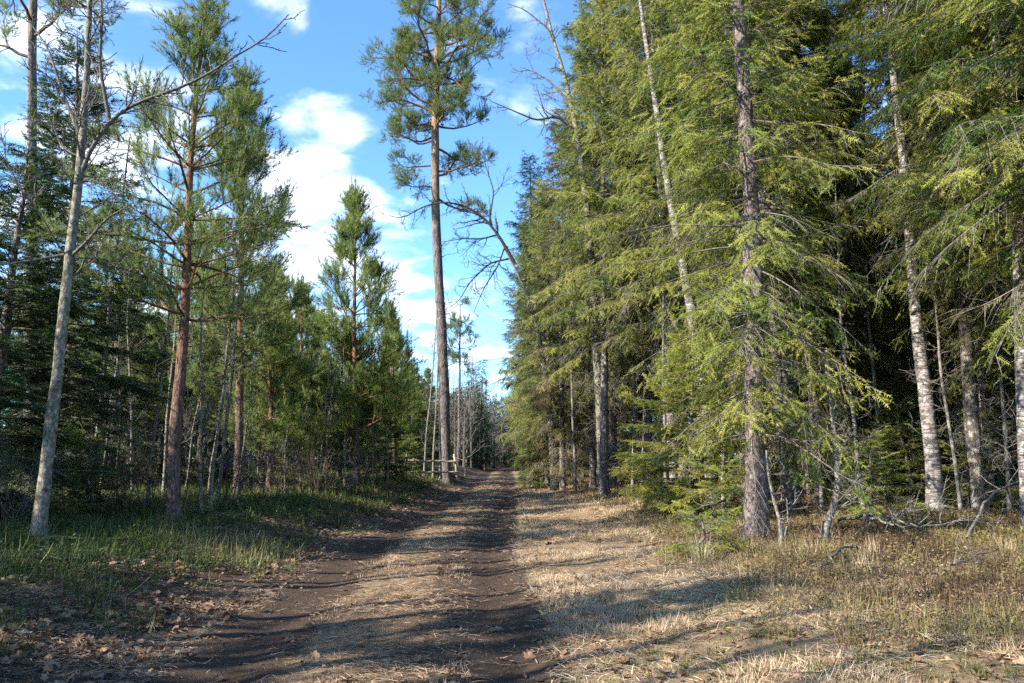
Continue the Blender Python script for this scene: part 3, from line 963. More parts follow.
def in_sun_lane(x, y):  # trees left out along the sun line so that the fence is lit
    v = np.array([x, y]) - fence_xy; t = v @ SUN_DIR
    return -2 < t < 17 and abs(v[0] * SUN_DIR[1] - v[1] * SUN_DIR[0]) < 2.3
for px, y, k in fixed:
    if in_sun_lane(pixpos(px, y), y): continue
    spots.append((pixpos(px, y), y, k))
tries = 0
while len(spots) < 52 and tries < 5000:
    tries += 1
    y = rs.uniform(22, 75); x = -rs.uniform(5.5, 9 + y * .62)
    if in_sun_lane(x, y): continue
    if x / y * FPX + 495 < 100 and y < 36: continue
    if x > road_x(y) - 4.2 - .02 * y or not free(x, y, 2.0, named + [(a, c) for a, c, _ in spots]): continue
    spots.append((x, y, int(rs.integers(0, 4))))
used = [False] * 4
YPH = [9.5, 11.5, 8.0, 6.0]
for (x, y, k) in spots:
    s = rs.uniform(.85, 1.12)
    col_px = x / y * FPX + 495                      # the stand gets lower towards the track
    top_px = np.interp(col_px, [-50, 60, 130, 280, 300, 340, 400, 440], [60, 120, 190, 250, 285, 300, 325, 350]) + rs.uniform(-8, 30)
    s = min(s, (1.5 + (458 - top_px) * y / FPX - ground_z(x, y)) / YPH[k])
    if s < .4: continue
    if not used[k]:
        o = yp[k]; used[k] = True
        o.location = (x, y, ground_z(x, y) - .03); o.rotation_euler = (0, 0, rs.uniform(0, 6.28)); o.scale = (s, s, s)
    else:
        place(yp[k], x, y, rs.uniform(0, 6.28), s, tilt=rs.uniform(0, .03))

# thin leafless saplings under the pines
sap = []
for k in range(4):
    rg = np.random.default_rng(80 + k)
    Ht = [4.5, 6.0, 3.2, 7.5][k]
    sap.append(make_bare('bare_sapling', 'thin leafless sapling in the shade under the left pines', (0, 0, 0), 80 + k, straight(Ht, rg, .05), .022 + .003 * Ht, 'bark_grey', 'twig_grey',
                         nb=int(9 + Ht * 2), L=(.4, 1.3), zr=(.5, Ht * .95), counts=(5, 3), group='leafless saplings of the left wood', rb=.009, elev=(.3, 1.4)))
ss = [(205, 16.5, 0), (213, 17.2, 1), (218, 18.5, 3), (210, 22, 1), (300, 24, 1), (318, 24.5, 3), (325, 26, 0), (285, 22, 2), (165, 21, 3), (150, 18, 1), (120, 19, 2), (100, 22, 0), (270, 28, 1), (340, 32, 0), (255, 26, 2), (365, 30, 2), (376, 34, 0), (180, 27, 0), (90, 17, 3), (135, 23, 1)]
for j in range(34):
    y = rs.uniform(20, 60); ss.append((rs.uniform(60, 420), y, int(rs.integers(0, 4))))
used = [False] * 4
for px, y, k in ss:
    x = pixpos(px, y)
    if x > road_x(y) - 2.6: x = road_x(y) - rs.uniform(3, 6)
    if not used[k]:
        used[k] = True; o = sap[k]; o.location = (x, y, ground_z(x, y) - .03)
        if px > 270: o.scale = (.6, .6, .6)
    else:
        s = rs.uniform(.8, 1.2)
        if px > 270: s = min(s, (1.5 + (458 - rs.uniform(310, 360)) * y / FPX - ground_z(x, y)) / [4.5, 6.0, 3.2, 7.5][k])
        place(sap[k], x, y, rs.uniform(0, 6.28), s, tilt=rs.uniform(0, .12))
# pale slim aspens by the fence
for k, (px, y, Ht, lab) in enumerate([(424, 41.5, 9.0, 'pale slim leafless aspen nearest the left end of the rail fence'), (433, 42.5, 10.5, 'taller pale slim aspen beside the tall pine trunk'), (414, 46, 8, 'thin pale aspen at the far left of the rail fence'), (465, 62, 11, 'thin leafless tree to the right of the tall pine, by the far track')]):
    rg = np.random.default_rng(90 + k); x = pixpos(px, y)
    make_bare('aspen_tree', lab, (x, y, ground_z(x, y) - .03), 90 + k, straight(Ht, rg, .04), .06, 'bark_grey', 'twig_grey', nb=26, L=(.6, 1.8), zr=(1.2, Ht * .95), counts=(5, 3), rb=.014, elev=(.5, 1.6))
# small spruces and bushes on the bank
small = []
for k, (px, y, Ht, rm, lab) in enumerate([(386, 33.0, 2.6, 1.3, 'small bushy dark green spruce beside the track, left of the rail fence'), (404, 39.0, 1.8, .9, 'low dark spruce bush at the foot of the rail fence'),
                                          (90, 15.5, 1.4, .8, 'small shaded spruce at the foot of the left bank'), (300, 23.5, 1.5, .7, 'knee high bright young pine coloured spruce among the saplings')]):
    x = pixpos(px, y)
    small.append(make_spruce('young_spruce', lab, (x, y, ground_z(x, y) - .02), 100 + k, Ht, .03 + .012 * Ht, .08, rm, needles='spruce', hang=.15, ws=.2, nb=6, spray=.2, tint=(.35, .2), e_low=.15, e_top=.8, sp=.10, cat='young tree'))
small[3]['label'] = 'waist high bright green young spruce among the saplings under the pines'
# leafless undergrowth shrubs on the left bank
sh = []
for k in range(3):
    rg = np.random.default_rng(110 + k)
    o = thing('bare_shrub', 'brown leafless shrub on the shaded left bank', 'shrub', (0, 0, 0), 'leafless shrubs of the left bank')
    sm = MB(); m = 7
    D = np.stack([rg.normal(0, .45, m), rg.normal(0, .45, m), np.ones(m)], -1)
    branch_system(sm, rg, np.stack([rg.normal(0, .08, m), rg.normal(0, .08, m), np.full(m, -.05)], -1), D, rg.uniform(.9, 1.9, m), np.full(m, .011), (6, 4), .13, .04, 0, rmin=.003, sides=4)
    sm.build('stems', M['twig_brown' if k else 'twig_grey'], o)
    sh.append(o)
shp = [(22, 13.2, 0), (12, 12.2, 1), (130, 15.5, 1), (150, 17, 2), (105, 17, 0), (270, 19, 2), (60, 14.5, 2), (320, 22, 1), (345, 24, 0), (225, 18.5, 1), (365, 27, 2), (250, 22, 0), (395, 34, 1), (190, 19, 2), (285, 21, 1), (310, 20.5, 2)]
used = [False] * 3
for px, y, k in shp:
    x = pixpos(px, y)
    if not used[k]:
        used[k] = True; sh[k].location = (x, y, ground_z(x, y)); continue
    place(sh[k], x, y, rs.uniform(0, 6.28), rs.uniform(.8, 1.4))

# trees beyond the left edge of the picture that shade the track
for x, y, k, s in [(-10.4, 1.6, 0, 1), (-12.5, -4.5, 0, 1.1), (-10.6, 9.0, 2, 1.1), (-15, -9, 1, 1.1), (-17.5, 6, 1, 1.1)]:
    place(yp[k], x, y, rs.uniform(0, 6.28), s)
rg = np.random.default_rng(95)
bare_edge = make_bare('aspen_tree', 'slim leafless aspen of the unseen wood beyond the left edge', (0, 0, 0), 95, straight(10.5, rg, .03), .085, 'bark_grey', 'twig_grey', nb=16, L=(.8, 2.0), zr=(3, 10), counts=(4, 2), rb=.03, elev=(.5, 1.6), group='leafless aspens beyond the left edge', tmin=.008, rtop=.03)
for n_, (x, y, s) in enumerate([(-6.4, 5.0, 1), (-7.3, 2.4, 1.1), (-6.0, .6, .9), (-7.8, 6.9, 1.1), (-6.9, 3.6, .8), (-8.4, .9, 1.15), (-7.4, -3.6, .7), (-9, 7.4, 1.1), (-8.2, 4.6, 1), (-6.7, 7.9, .8), (-9.6, -.4, 1.1), (-9.4, 9.8, .9), (-7.6, -.6, .9)]):
    if n_ == 0:
        bare_edge.location = (x, y, ground_z(x, y) - .03)
    else:
        place(bare_edge, x, y, rs.uniform(0, 6.28), s, tilt=rs.uniform(0, .06))

for x, y, q, s in [(-8.4, 2.0, 1, .62), (-9.4, 5.0, 1, .7), (-8.2, -.8, 1, .6), (-12.6, 6.2, 0, .62), (-12.2, 9.3, 1, .95), (-14.5, 12, 0, .7), (-11.2, 2.8, 1, .9), (-13.2, -.4, 0, .65), (-10.8, 11.6, 1, .8), (-16.5, 9, 0, .75)]:  # low unseen spruces added to shade the left bank, short of the track
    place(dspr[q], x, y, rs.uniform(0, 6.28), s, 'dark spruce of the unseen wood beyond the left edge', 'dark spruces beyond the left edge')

# dark young spruces in the gloom of the left wood
for (px, y) in [(20, 27), (70, 25), (100, 29), (135, 31), (160, 28), (190, 33), (225, 30), (250, 37), (275, 34), (300, 40), (325, 44), (350, 42), (372, 46), (395, 50), (410, 55), (45, 34), (120, 40), (180, 44), (235, 48), (285, 52), (330, 56), (-20, 30), (426, 66), (205, 38), (150, 36), (80, 42)]:
    x = pixpos(px, y); q = int(rs.integers(0, 3))
    if in_sun_lane(x, y): continue
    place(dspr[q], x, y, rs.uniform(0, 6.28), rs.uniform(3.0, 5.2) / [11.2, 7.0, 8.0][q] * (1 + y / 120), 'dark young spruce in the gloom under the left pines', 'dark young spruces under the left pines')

# rail fence by the tall pine
fy = 40.0
fx = [pixpos(p, fy) for p in (398, 428, 455)]
fence = thing('rail_fence', 'short weathered two rail wooden fence on the bank in front of the tall pine', 'fence', (fx[1], fy, ground_z(fx[1], fy)))
def fpt(px, py, dy=0.0):
    d = ray(px, py); s = (fy + dy) / d[1]; p = CAM + d * s
    return p - np.array(fence.location)
for px, t_, b_, lean in ((413, 458, 476, 1), (440, 459, 475, 0), (457, 454, 475, -3)):
    m_ = MB(); P = np.stack([fpt(px, b_), fpt(px + lean * .4, (t_ + b_) / 2), fpt(px + lean, t_)]); P[0, 2] -= .2
    m_.tubes(P, np.array([.06, .056, .052]), 8, cap=True); m_.build('post', M['wood'], fence)
for pa, pb, dy in (((408, 460.5), (460, 461.5), -.09), ((408, 472), (459, 472), -.10)):
    m_ = MB(); P = np.linspace(fpt(*pa, dy), fpt(*pb, dy), 7); P[1:-1, 2] += np.random.default_rng(3).normal(size=5) * .012
    m_.tubes(P, np.linspace(.055, .045, 7), 7, cap=True); m_.build('rail', M['wood'], fence)

# ================================================================== THE RIGHT SIDE
b = at(757, 540)
front = make_spruce('spruce_tree', 'big front spruce with scaly grey trunk and hanging green sprays on the right verge', b, 131, 20.5, .19, 1.9, 2.3,
                    stem_path(b, [(757, 480), (757, 400), (757, 300), (753, 200), (748, 120), (742, 40), (737, -60)]), bark='bark_spruce_pale', dead=(46, 7.5), hang=.75, ws=.38, nb=5, spray=.26, sp=.105, tint=(.64, .26), lowthin=.25, e_low=-.22, prof=.45, dens=.68, bald_p=.22, twigs=.7)

# prototypes for the stand
SP = []
SPK = [dict(Ht=21, r0=.17, cb=4.0, rmax=3.0, hang=.75, tint=(.62, .28), lowthin=.35, dead=(54, 7), prof=.5, dens=1.2, bald_p=.36),
       dict(Ht=24, r0=.19, cb=5.2, rmax=3.2, hang=.8, tint=(.48, .26), lowthin=.3, dead=(54, 8), prof=.6, dens=1.15, bald_p=.34),
       dict(Ht=17, r0=.14, cb=1.4, rmax=2.9, hang=.7, tint=(.64, .28), lowthin=.25, dead=(44, 5), prof=.5, dens=1.2, bald_p=.32),
       dict(Ht=22, r0=.16, cb=1.6, rmax=3.0, hang=.8, tint=(.56, .28), lowthin=.3, dead=(50, 6), needles='spruce_brown', prof=.6, dens=1.15, bald_p=.34),
       dict(Ht=11, r0=.10, cb=.6, rmax=2.2, hang=.5, tint=(.40, .24), lowthin=.15, dead=(14, 2), prof=.65),
       dict(Ht=22, r0=.16, cb=6.0, rmax=3.3, hang=.85, tint=(.66, .28), lowthin=.25, dead=(70, 8), prof=.5, dens=1.2, bald_p=.36)]
for k, kw in enumerate(SPK):
    kw = dict(kw); Ht, r0, cb, rm = kw.pop('Ht'), kw.pop('r0'), kw.pop('cb'), kw.pop('rmax')
    SP.append(make_spruce('spruce_tree', 'spruce standing deep in the shaded wood right of the track', (0, 0, 0), 140 + k, Ht, r0, cb, rm, group='spruces deep in the right wood', ws=.38, spray=.27, sp=.115, twigs=.65, bark='bark_spruce' if k % 2 else 'bark_spruce_pale', **kw))

row = [  # x, y, kind, scale, label : trees that can be told apart along the verge
    (10.0, 12.6, 0, 1.12, 'bright sunlit spruce whose long branches fill the upper right corner'),
    (8.0, 21.5, 5, 1.0, 'tall drooping spruce right of and well behind the big front spruce'),
    (5.9, 26.3, 5, 1.0, 'tall spruce behind the bushy young spruce on the right'),
    (3.8, 28.5, 5, .98, 'sunlit spruce leaning its yellow green sprays out over the right verge'),
    (4.9, 33.5, 0, 1.05, 'spruce standing just behind the pair of slim grey trunks'),
    (2.9, 34.5, 3, .78, 'spruce with yellow brown sprays, left of the pair of slim grey trunks'),
    (2.5, 39.0, 2, .92, 'spruce with branches down to the grass at the bend of the track, right side'),
    (2.7, 45.0, 1, .80, 'green spruce overhanging the right edge of the track'),
    (2.7, 51.0, 3, .86, 'brownish topped tall spruce against the sky right of the track'),
    (2.9, 58.0, 0, .96, 'farther tall spruce against the sky, right side of the track'),
    (3.4, 66.0, 1, .92, 'far spruce at the right of the track before it darkens'),
    (2.3, 42.0, 4, .62, 'low dark green spruce at the right edge of the track'),
    (2.3, 48.0, 4, .6, 'small spruce reaching over the right wheel rut far down the track'),
    (12.4, 18.0, 0, .95, 'spruce hung with pale twigs between the right edge and the leaning birch'),
]
used = [False] * 6
protos_deep = []
for x, y, k, s, lab in row:
    c = place(SP[k], x, y, rs.uniform(0, 6.28), s, lab)
    if 'group' in c: del c['group']
deep = [(7.6, 25.5, 0), (5.6, 30.0, 1), (11.6, 18.6, 5), (9.7, 14.8, 5), (8.2, 27.5, 5), (7.0, 20.8, 5), (9.2, 28, 3), (7.3, 33, 1), (6.4, 37, 0), (6.3, 44, 1), (6.6, 52, 3), (7, 60, 1), (12.5, 17.5, 1), (13.2, 22.5, 0), (11.2, 25, 2), (14.8, 27, 1), (12.2, 32, 3), (17.5, 24.5, 0),
        (18.5, 30, 1), (16, 35, 0), (10.5, 38, 1), (11.5, 46, 0), (21.5, 28, 3), (22, 36, 1), (16.5, 42, 3), (25, 33, 0), (10, 56, 1), (15.5, 52, 1), (21, 46, 0), (26, 42, 1), (15.8, 19.5, 3), (20, 21.5, 1), (28, 38, 0), (5.6, 74, 1), (9, 66, 0), (13, 64, 3), (19, 58, 1), (26, 52, 0), (30, 46, 1), (24.5, 24, 1), (31, 33, 1), (12.6, 12.8, 1), (15.5, 15, 0)]
deep[3:3] = [(9.9, 23.5, 5)]
for x, y, k in deep:
    x += rs.normal() * .35; y += rs.normal() * .35; s = rs.uniform(.9, 1.12)
    if not used[k]:
        used[k] = True; o = SP[k]; o.location = (x, y, ground_z(x, y) - .03); o.scale = (s,) * 3; o.rotation_euler = (0, 0, rs.uniform(0, 6.28))
    else:
        place(SP[k], x, y, rs.uniform(0, 6.28), s, tilt=rs.uniform(0, .03))
SP[4].location = (10.8, 30.2, ground_z(10.8, 30.2) - .03)
SP[4]['label'] = 'understorey spruce in the gloom between the trunks of the right wood'; SP[4]['group'] = 'understorey spruces of the right wood'; SP[4].scale = (.8,) * 3
for (x, y) in [(12.5, 29.5), (9.6, 33.5), (15, 31.5), (19, 34), (9, 42), (13.5, 38.5), (18, 39), (23, 31), (8.7, 49), (17.5, 30), (19.5, 33), (21.5, 35.5), (24, 37), (26.5, 40), (20.5, 31.5), (23, 33.5), (25.5, 35), (18, 34.5), (27, 44), (29, 41), (16.5, 28.5), (22, 39), (14.3, 24.6), (17, 26.2)]:
    place(SP[4], x, y, rs.uniform(0, 6.28), rs.uniform(.6, .95), 'understorey spruce in the gloom between the trunks of the right wood', 'understorey spruces of the right wood')

# bushy young spruces in front of the wood
for k, (px, py, Ht, rm, lab) in enumerate([(690, 514, 4.6, 2.3, 'bushy young spruce with fresh green branches to the ground, left of the big front trunk'),
                                           (722, 523, 2.6, 1.25, 'small low spruce reaching out beside the foot of the big front trunk'),
                                           (548, 489, 4.2, 1.7, 'young spruce in shade by the track where the right verge begins'),
                                           (645, 491, 2.2, 1.0, 'small spruce between the pair of slim grey trunks and the bushy young spruce'),
                                           (702, 556, .55, .5, 'tiny spruce seedling sprawling in the verge before the big front trunk')]):
    b = at(px, py)
    make_spruce('young_spruce', lab, b, 160 + k, Ht, .02 + .012 * Ht, .06, rm, needles='spruce', hang=.3, ws=.24 if Ht > 1 else .1, nb=6, spray=.24 if Ht > 1 else .14, tint=(.74, .22), e_low=.0, e_top=.7, sp=.085, cat='young tree', prof=.8)

b = np.array([6.9, 18.9, ground_z(6.9, 18.9)])
make_spruce('spruce_tree', 'thin crowned spruce with pale bare twigs just behind and right of the big front spruce', b, 135, 19, .13, 2.8, 2.6, bark='bark_spruce_pale', dead=(60, 8), hang=.75, ws=.5, nb=5, spray=.27, sp=.12, tint=(.64, .26), lowthin=.35, prof=.5, dens=1.0, bald_p=.2)
# birches and pale trunks
def birch(label, base, pix, r0, seed, Ht=17, bark='bark_birch', cat='tree', name='birch_tree', nb=16, zr=(7, 16)):
    return make_bare(name, label, base, seed, extend(stem_path(base, pix), Ht), r0, bark, 'twig_dark', nb=nb, L=(1.2, 2.6), zr=zr, counts=(5, 4), rb=.02, elev=(.4, 1.3))
def base_at(px, y):
    x = pixpos(px, y); return np.array([x, y, ground_z(x, y)])
b = at(935, 515)
birch('leaning birch with white mossy bark right of the big front spruce, sunlit to its foot', b, [(933, 460), (926, 400), (918, 330), (911, 250), (904, 180), (896, 110), (884, 20)], .19, 171)
b = base_at(932, 21.5)
birch('thinner birch stem leaning alongside the mossy white birch', b, [(930, 440), (926, 380), (923, 310), (915, 220), (908, 150), (896, 60)], .13, 172)
b = base_at(963, 23.0)
birch('straight pale birch trunk behind, right of the mossy leaning birch', b, [(962, 430), (960, 340), (957, 280), (952, 200), (946, 130), (940, 50), (936, -20)], .20, 173, 20)
b = base_at(712, 24.0)
birch('birch leaning left with a pale pink trunk rising behind the bushy young spruce', b, [(709, 420), (702, 380), (692, 310), (683, 260), (672, 200), (658, 110), (641, 0)], .20, 174, 20)
b = at(611, 490)
birch('slim grey trunk, right one of the pair where the verge narrows', b, [(608, 440), (603, 400), (598, 340), (590, 285), (582, 230)], .17, 175, 18, 'bark_birch', name='slim_tree')
b = base_at(593, 34.5)
birch('slim darker trunk, left one of the pair where the verge narrows', b, [(592, 440), (589, 400), (586, 350), (580, 280)], .15, 176, 18, 'bark_spruce_pale', name='slim_tree')
b = base_at(1024, 15.0)
birch('pale spotted birch trunk standing at the very right edge', b, [(1022, 420), (1020, 340), (1018, 260), (1014, 160), (1010, 60)], .14, 177, 17)
b = base_at(848, 25.0)
birch('pale birch trunk behind the crooked dead stem, right of the front spruce', b, [(847, 450), (845, 400), (842, 320), (836, 200)], .17, 178, 18)
b = base_at(806, 26.0)
birch('thin pale birch just right of the big front trunk', b, [(806, 450), (805, 390), (803, 320), (798, 200)], .11, 179, 16)
b = base_at(786, 24.0)
birch('pale birch partly hidden behind the big front trunk', b, [(784, 450), (780, 390), (776, 320), (768, 200)], .16, 180, 18)
b = base_at(993, 27.0)
birch('dim pale trunk in the gloom at the far right', b, [(992, 440), (991, 380), (989, 300)], .17, 181, 18, 'bark_spruce_pale', name='slim_tree')
b = base_at(740, 30.0)
birch('mossy yellowish slanting trunk behind the big front spruce', b, [(738, 380), (742, 330), (748, 270), (754, 200)], .12, 182, 14, 'bark_grey', name='slim_tree')
b = base_at(905, 33.0)
birch('slim grey trunk deep between the leaning birch and the pale birch', b, [(905, 420), (903, 330), (899, 200)], .17, 183, 20, 'bark_spruce_pale', name='slim_tree')
b = base_at(874, 30.0)
birch('slim grey trunk left of the leaning birch, half in shade', b, [(874, 420), (872, 330), (868, 200)], .15, 184, 20, 'bark_spruce_pale', name='slim_tree')

# deciduous trees that lean over the track out of the spruces
b = base_at(556, 36.0)
oak = make_bare('bare_tree', 'dark leafless tree leaning out of the spruces with a bent bough over the track', b, 191,
                stem_path(b, [(554, 430), (548, 380), (540, 330), (528, 290), (514, 262), (502, 240)]), .22, 'bark_grey', 'twig_dark', nb=3, L=(1, 2), zr=(8, 10), counts=(5, 4),
                extra=[(limb(b, [(515, 264), (503, 243), (489, 224), (470, 210), (446, 205), (424, 211), (403, 226), (392, 222)], -1.0), .085, .014, (30, 10), (.10, .26)),
                       (limb(b, [(497, 235), (482, 240), (463, 241), (440, 246)], -.6), .045, .010, (14, 8), (.22, .5)),
                       (limb(b, [(489, 224), (494, 190), (486, 165), (480, 140)], .4), .045, .010, (14, 8), (.2, .45)),
                       (limb(b, [(512, 258), (490, 262), (470, 280), (458, 300), (440, 310)], .6), .05, .010, (16, 8), (.2, .45)),
                       (limb(b, [(505, 246), (498, 268), (484, 292), (474, 318)], -1.2), .042, .010, (14, 8), (.2, .45))], wob=.24, tmin=.0065)
b = base_at(604, 29.0)
make_bare('bare_tree', 'leafless lichen grey tree leaning left at the top edge above the track', b, 192,
          stem_path(b, [(600, 400), (593, 300), (588, 220), (577, 130), (566, 80), (552, 40), (540, -10), (530, -80)]), .2, 'bark_grey', 'twig_grey', nb=10, L=(1.2, 2.4), zr=(13, 18), counts=(6, 5),
          extra=[(limb(b, [(577, 130), (556, 118), (536, 125), (512, 117), (490, 110)], -.8), .07, .012, (10, 6), (.18, .4)),
                 (limb(b, [(572, 105), (548, 78), (530, 66), (512, 68)], .4), .06, .012, (10, 6), (.18, .4)),
                 (limb(b, [(560, 60), (548, 30), (524, 12), (508, 8)], -.3), .05, .012, (9, 6), (.18, .4))], wob=.24, tmin=.006)

for k, (px, y, Ht, r0, bk, lab) in enumerate([
        (862, 19.0, 9, .05, 'bark_birch', 'thin white birch sapling left of the leaning birch'), (884, 21.5, 11, .06, 'bark_dead', 'thin grey dead pole just left of the leaning birch'),
        (958, 18.5, 8, .045, 'bark_dead', 'thin grey dead pole right of the leaning birch'), (984, 20.5, 12, .07, 'bark_birch', 'slender white birch at the far right among dark trunks'),
        (1006, 18.0, 10, .05, 'bark_dead', 'thin dead pole near the right edge'), (820, 20.0, 9, .05, 'bark_birch', 'thin white birch sapling behind the crooked dead stem'),
        (665, 25.0, 10, .06, 'bark_dead', 'thin grey dead pole behind the bushy young spruce'), (632, 30.0, 12, .07, 'bark_birch', 'slender pale birch right of the pair of slim grey trunks'),
        (575, 33.0, 10, .06, 'bark_dead', 'thin dead pole left of the pair of slim grey trunks')]):
    rg = np.random.default_rng(230 + k); x = pixpos(px, y)
    make_bare('slim_tree', lab, (x, y, ground_z(x, y) - .03), 230 + k, straight(Ht, rg, .03), r0, bk, 'twig_grey', nb=34, L=(.4, 1.3), zr=(.8, Ht * .9), counts=(5, 3), rb=.012, elev=(-.4, .5), wob=.28)
for k, (px, y, Ht, rm, lab) in enumerate([(868, 17.2, 1.9, 1.0, 'low sunlit spruce left of the foot of the leaning birch'), (905, 21.0, 2.8, 1.2, 'low bushy spruce just behind the leaning birch'),
                                          (978, 19.5, 2.4, 1.2, 'low spruce between the straight trunks at the far right'), (838, 22.5, 2.6, 1.2, 'low spruce behind the crooked dead stem')]):
    x = pixpos(px, y)
    make_spruce('young_spruce', lab, (x, y, ground_z(x, y) - .02), 250 + k, Ht, .03 + .012 * Ht, .1, rm, needles='spruce', hang=.3, ws=.22, nb=6, spray=.22, tint=(.6, .24), e_low=.05, e_top=.7, sp=.1, cat='young tree', prof=.8, bald_p=.2, dead=(10, 1.5))
# crooked and dead stems in the right verge
b = at(822, 541)
make_bare('dead_stem', 'crooked pale dead stem curving up from the right verge', b, 201, stem_path(b, [(826, 525), (834, 508), (838, 485), (837, 460), (834, 430), (831, 395), (827, 350)]), .065, 'bark_dead', 'bark_dead', nb=22, L=(.4, 1.3), zr=(.4, 3.4), counts=(4, 3), elev=(-.4, .6), rb=.012, cat='dead tree')
b = at(783, 548)
make_bare('dead_stem', 'thin split dead stem standing right of the big front trunk', b, 202, stem_path(b, [(780, 520), (774, 500), (770, 478), (767, 450)]), .035, 'bark_dead', 'bark_dead', nb=8, L=(.2, .7), zr=(.2, 1.4), counts=(3, 2), elev=(-.3, .8), rb=.010, cat='dead tree',
          extra=[(limb(b, [(784, 540), (788, 520), (787, 500)]), .016, .006, (3, 2), (.2, .4))])


def fallen(name, label, pts, r0, r1, cnts, lf, seed, mat='bark_dead', lift=0.0, rise=None):
    """a fallen branch resting on the verge: pts = ground pixels with a height above the ground"""
    rg = np.random.default_rng(seed)
    P = np.array([at(px, py) + np.array([0, 0, h]) for px, py, h in pts])
    o = thing(name, label, 'branch', P[0] * 1.0)
    P = P - P[0]
    u = np.linspace(0, 1, 16); t = np.linspace(0, 1, len(P))
    Q = np.stack([np.interp(u, t, P[:, k]) for k in range(3)], -1); Q[1:-1] = .25 * Q[:-2] + .5 * Q[1:-1] + .25 * Q[2:]
    Q[1:-1] += rg.normal(size=(14, 3)) * .02
    m_ = MB(); RR = np.linspace(r0, r1, 16); m_.tubes(Q, RR, 7, cap=True); 
    s_ = m_; P3, R3 = Q[None], RR[None]
    for q, c in enumerate(cnts):
        p, d, l, r = sprout(rg, P3, R3, c, (35, 75), lf, .2, 1.0, .12)
        P3 = grow(rg, p, d, l, 6, .22, -.02); R3 = taper(len(p), 6, np.maximum(r * .55, .005), np.full(len(p), .003)); s_.tubes(P3, R3, 4)
    s_.build('stem', M[mat], o)
    return o


fallen('fallen_branch', 'bleached antler shaped dead branch propped up at the right edge', [(968, 545, .1), (985, 535, .55), (1004, 528, .75), (1030, 522, .85), (1060, 520, .9)], .03, .012, (10, 5), (.2, .5), 211)
fallen('fallen_branch', 'bare grey branch arching over the heath right of the crooked dead stem', [(838, 535, .25), (862, 540, .42), (890, 545, .35), (905, 548, .3)], .03, .012, (6, 3), (.2, .5), 212)
fallen('fallen_branch', 'brown broken branch lying on the straw below the crooked dead stem', [(806, 572, .03), (824, 570, .08), (838, 566, .16), (852, 560, .22), (862, 563, .2)], .028, .012, (5, 3), (.15, .4), 213, 'twig_grey')
fallen('fallen_branch', 'tangle of dead grey brushwood under the leaning birch', [(860, 530, .3), (885, 540, .35), (920, 545, .3), (955, 540, .25)], .025, .010, (12, 5), (.2, .45), 214)
fallen('fallen_branch', 'dead twiggy branch lying in the heath at the lower right', [(930, 585, .12), (960, 578, .18), (1000, 566, .22)], .016, .007, (8, 4), (.2, .45), 215, 'twig_grey')
fallen('fallen_branch', 'dead spruce branch stretched left of the big front trunk', [(745, 520, .55), (715, 528, .5), (690, 530, .4), (668, 534, .15)], .03, .010, (9, 4), (.15, .35), 216, 'twig_grey')
fallen('fallen_branch', 'thin fallen branch in the shaded grass of the left bank', [(150, 530, .1), (185, 522, .3), (215, 505, .35)], .018, .007, (6, 3), (.2, .4), 217, 'twig_brown')

# ================================================================== GROUND COVER
BLADE = (np.array([[0, -.5, 0], [0, .5, 0], [.55, -.42, -.03], [.55, .42, -.03], [1, 0, -.20]]), [np.array([[0, 1, 3, 2]]), np.array([[2, 3, 4]])])


def scatter(rg, n, y0, y1, d0, d1, pw=1.0):
    y = np.exp(rg.uniform(math.log(y0), math.log(y1), n)) if pw else rg.uniform(y0, y1, n)
    d = rg.uniform(d0, d1, n)
    x = d + road_x(y)
    u = (x / np.maximum(y, 1) * FPX) + 495
    k = (u > -120) & (u < W + 120)
    return x[k], y[k], d[k]


def tufts(mb, rg, x, y, per, hgt, wid, spread, lean, tint, tj=.15, mat=0):
    m = len(x); c = np.repeat(np.arange(m), per)
    n = len(c)
    a = rg.uniform(0, 6.28, n); rr = spread * np.sqrt(rg.random(n))
    sc_ = rg.uniform(.6, 1.25, m)[c]
    px = x[c] + np.cos(a) * rr * sc_; py = y[c] + np.sin(a) * rr * sc_
    pz = height(px, py) - .01
    ln = rg.uniform(*lean, n)
    a2 = a + rg.normal(size=n) * .9
    X = np.stack([np.cos(a2) * ln, np.sin(a2) * ln, np.ones(n)], -1)
    N = np.stack([-np.cos(a2), -np.sin(a2), np.full(n, .3)], -1) + rg.normal(size=(n, 3)) * .3
    h = rg.uniform(*hgt, n) * sc_
    far = 1 + np.maximum(py - 8, 0) * .06
    size = np.stack([h, wid * rg.uniform(.6, 1.4, n) * far, h], -1)
    tn = np.clip(np.repeat(np.asarray(tint, float) if np.ndim(tint) else np.full(m, tint), per) + rg.normal(size=n) * tj, 0, 1)
    mb.stamp(*BLADE, np.stack([px, py, pz], -1), X, -N, size, mat, tn)


def straw(mb, rg, x, y, ln, wid, tint, tj=.18, el=.18):
    n = len(x); a = rg.uniform(0, 6.28, n)
    X = np.stack([np.cos(a), np.sin(a), np.abs(rg.normal(size=n)) * el], -1)
    N = np.stack([rg.normal(size=n) * .5, rg.normal(size=n) * .5, np.ones(n)], -1)
    far = 1 + np.maximum(y - 7, 0) * .07
    l = rg.uniform(*ln, n)
    mb.stamp(*BLADE, np.stack([x, y, height(x, y) + rg.uniform(.0, .014, n)], -1), X, N, np.stack([l * (1 + .3 * (far - 1)), wid * rg.uniform(.6, 1.4, n) * far, l], -1), 0, np.clip(tint + rg.normal(size=n) * tj, 0, 1))


rg = np.random.default_rng(301)
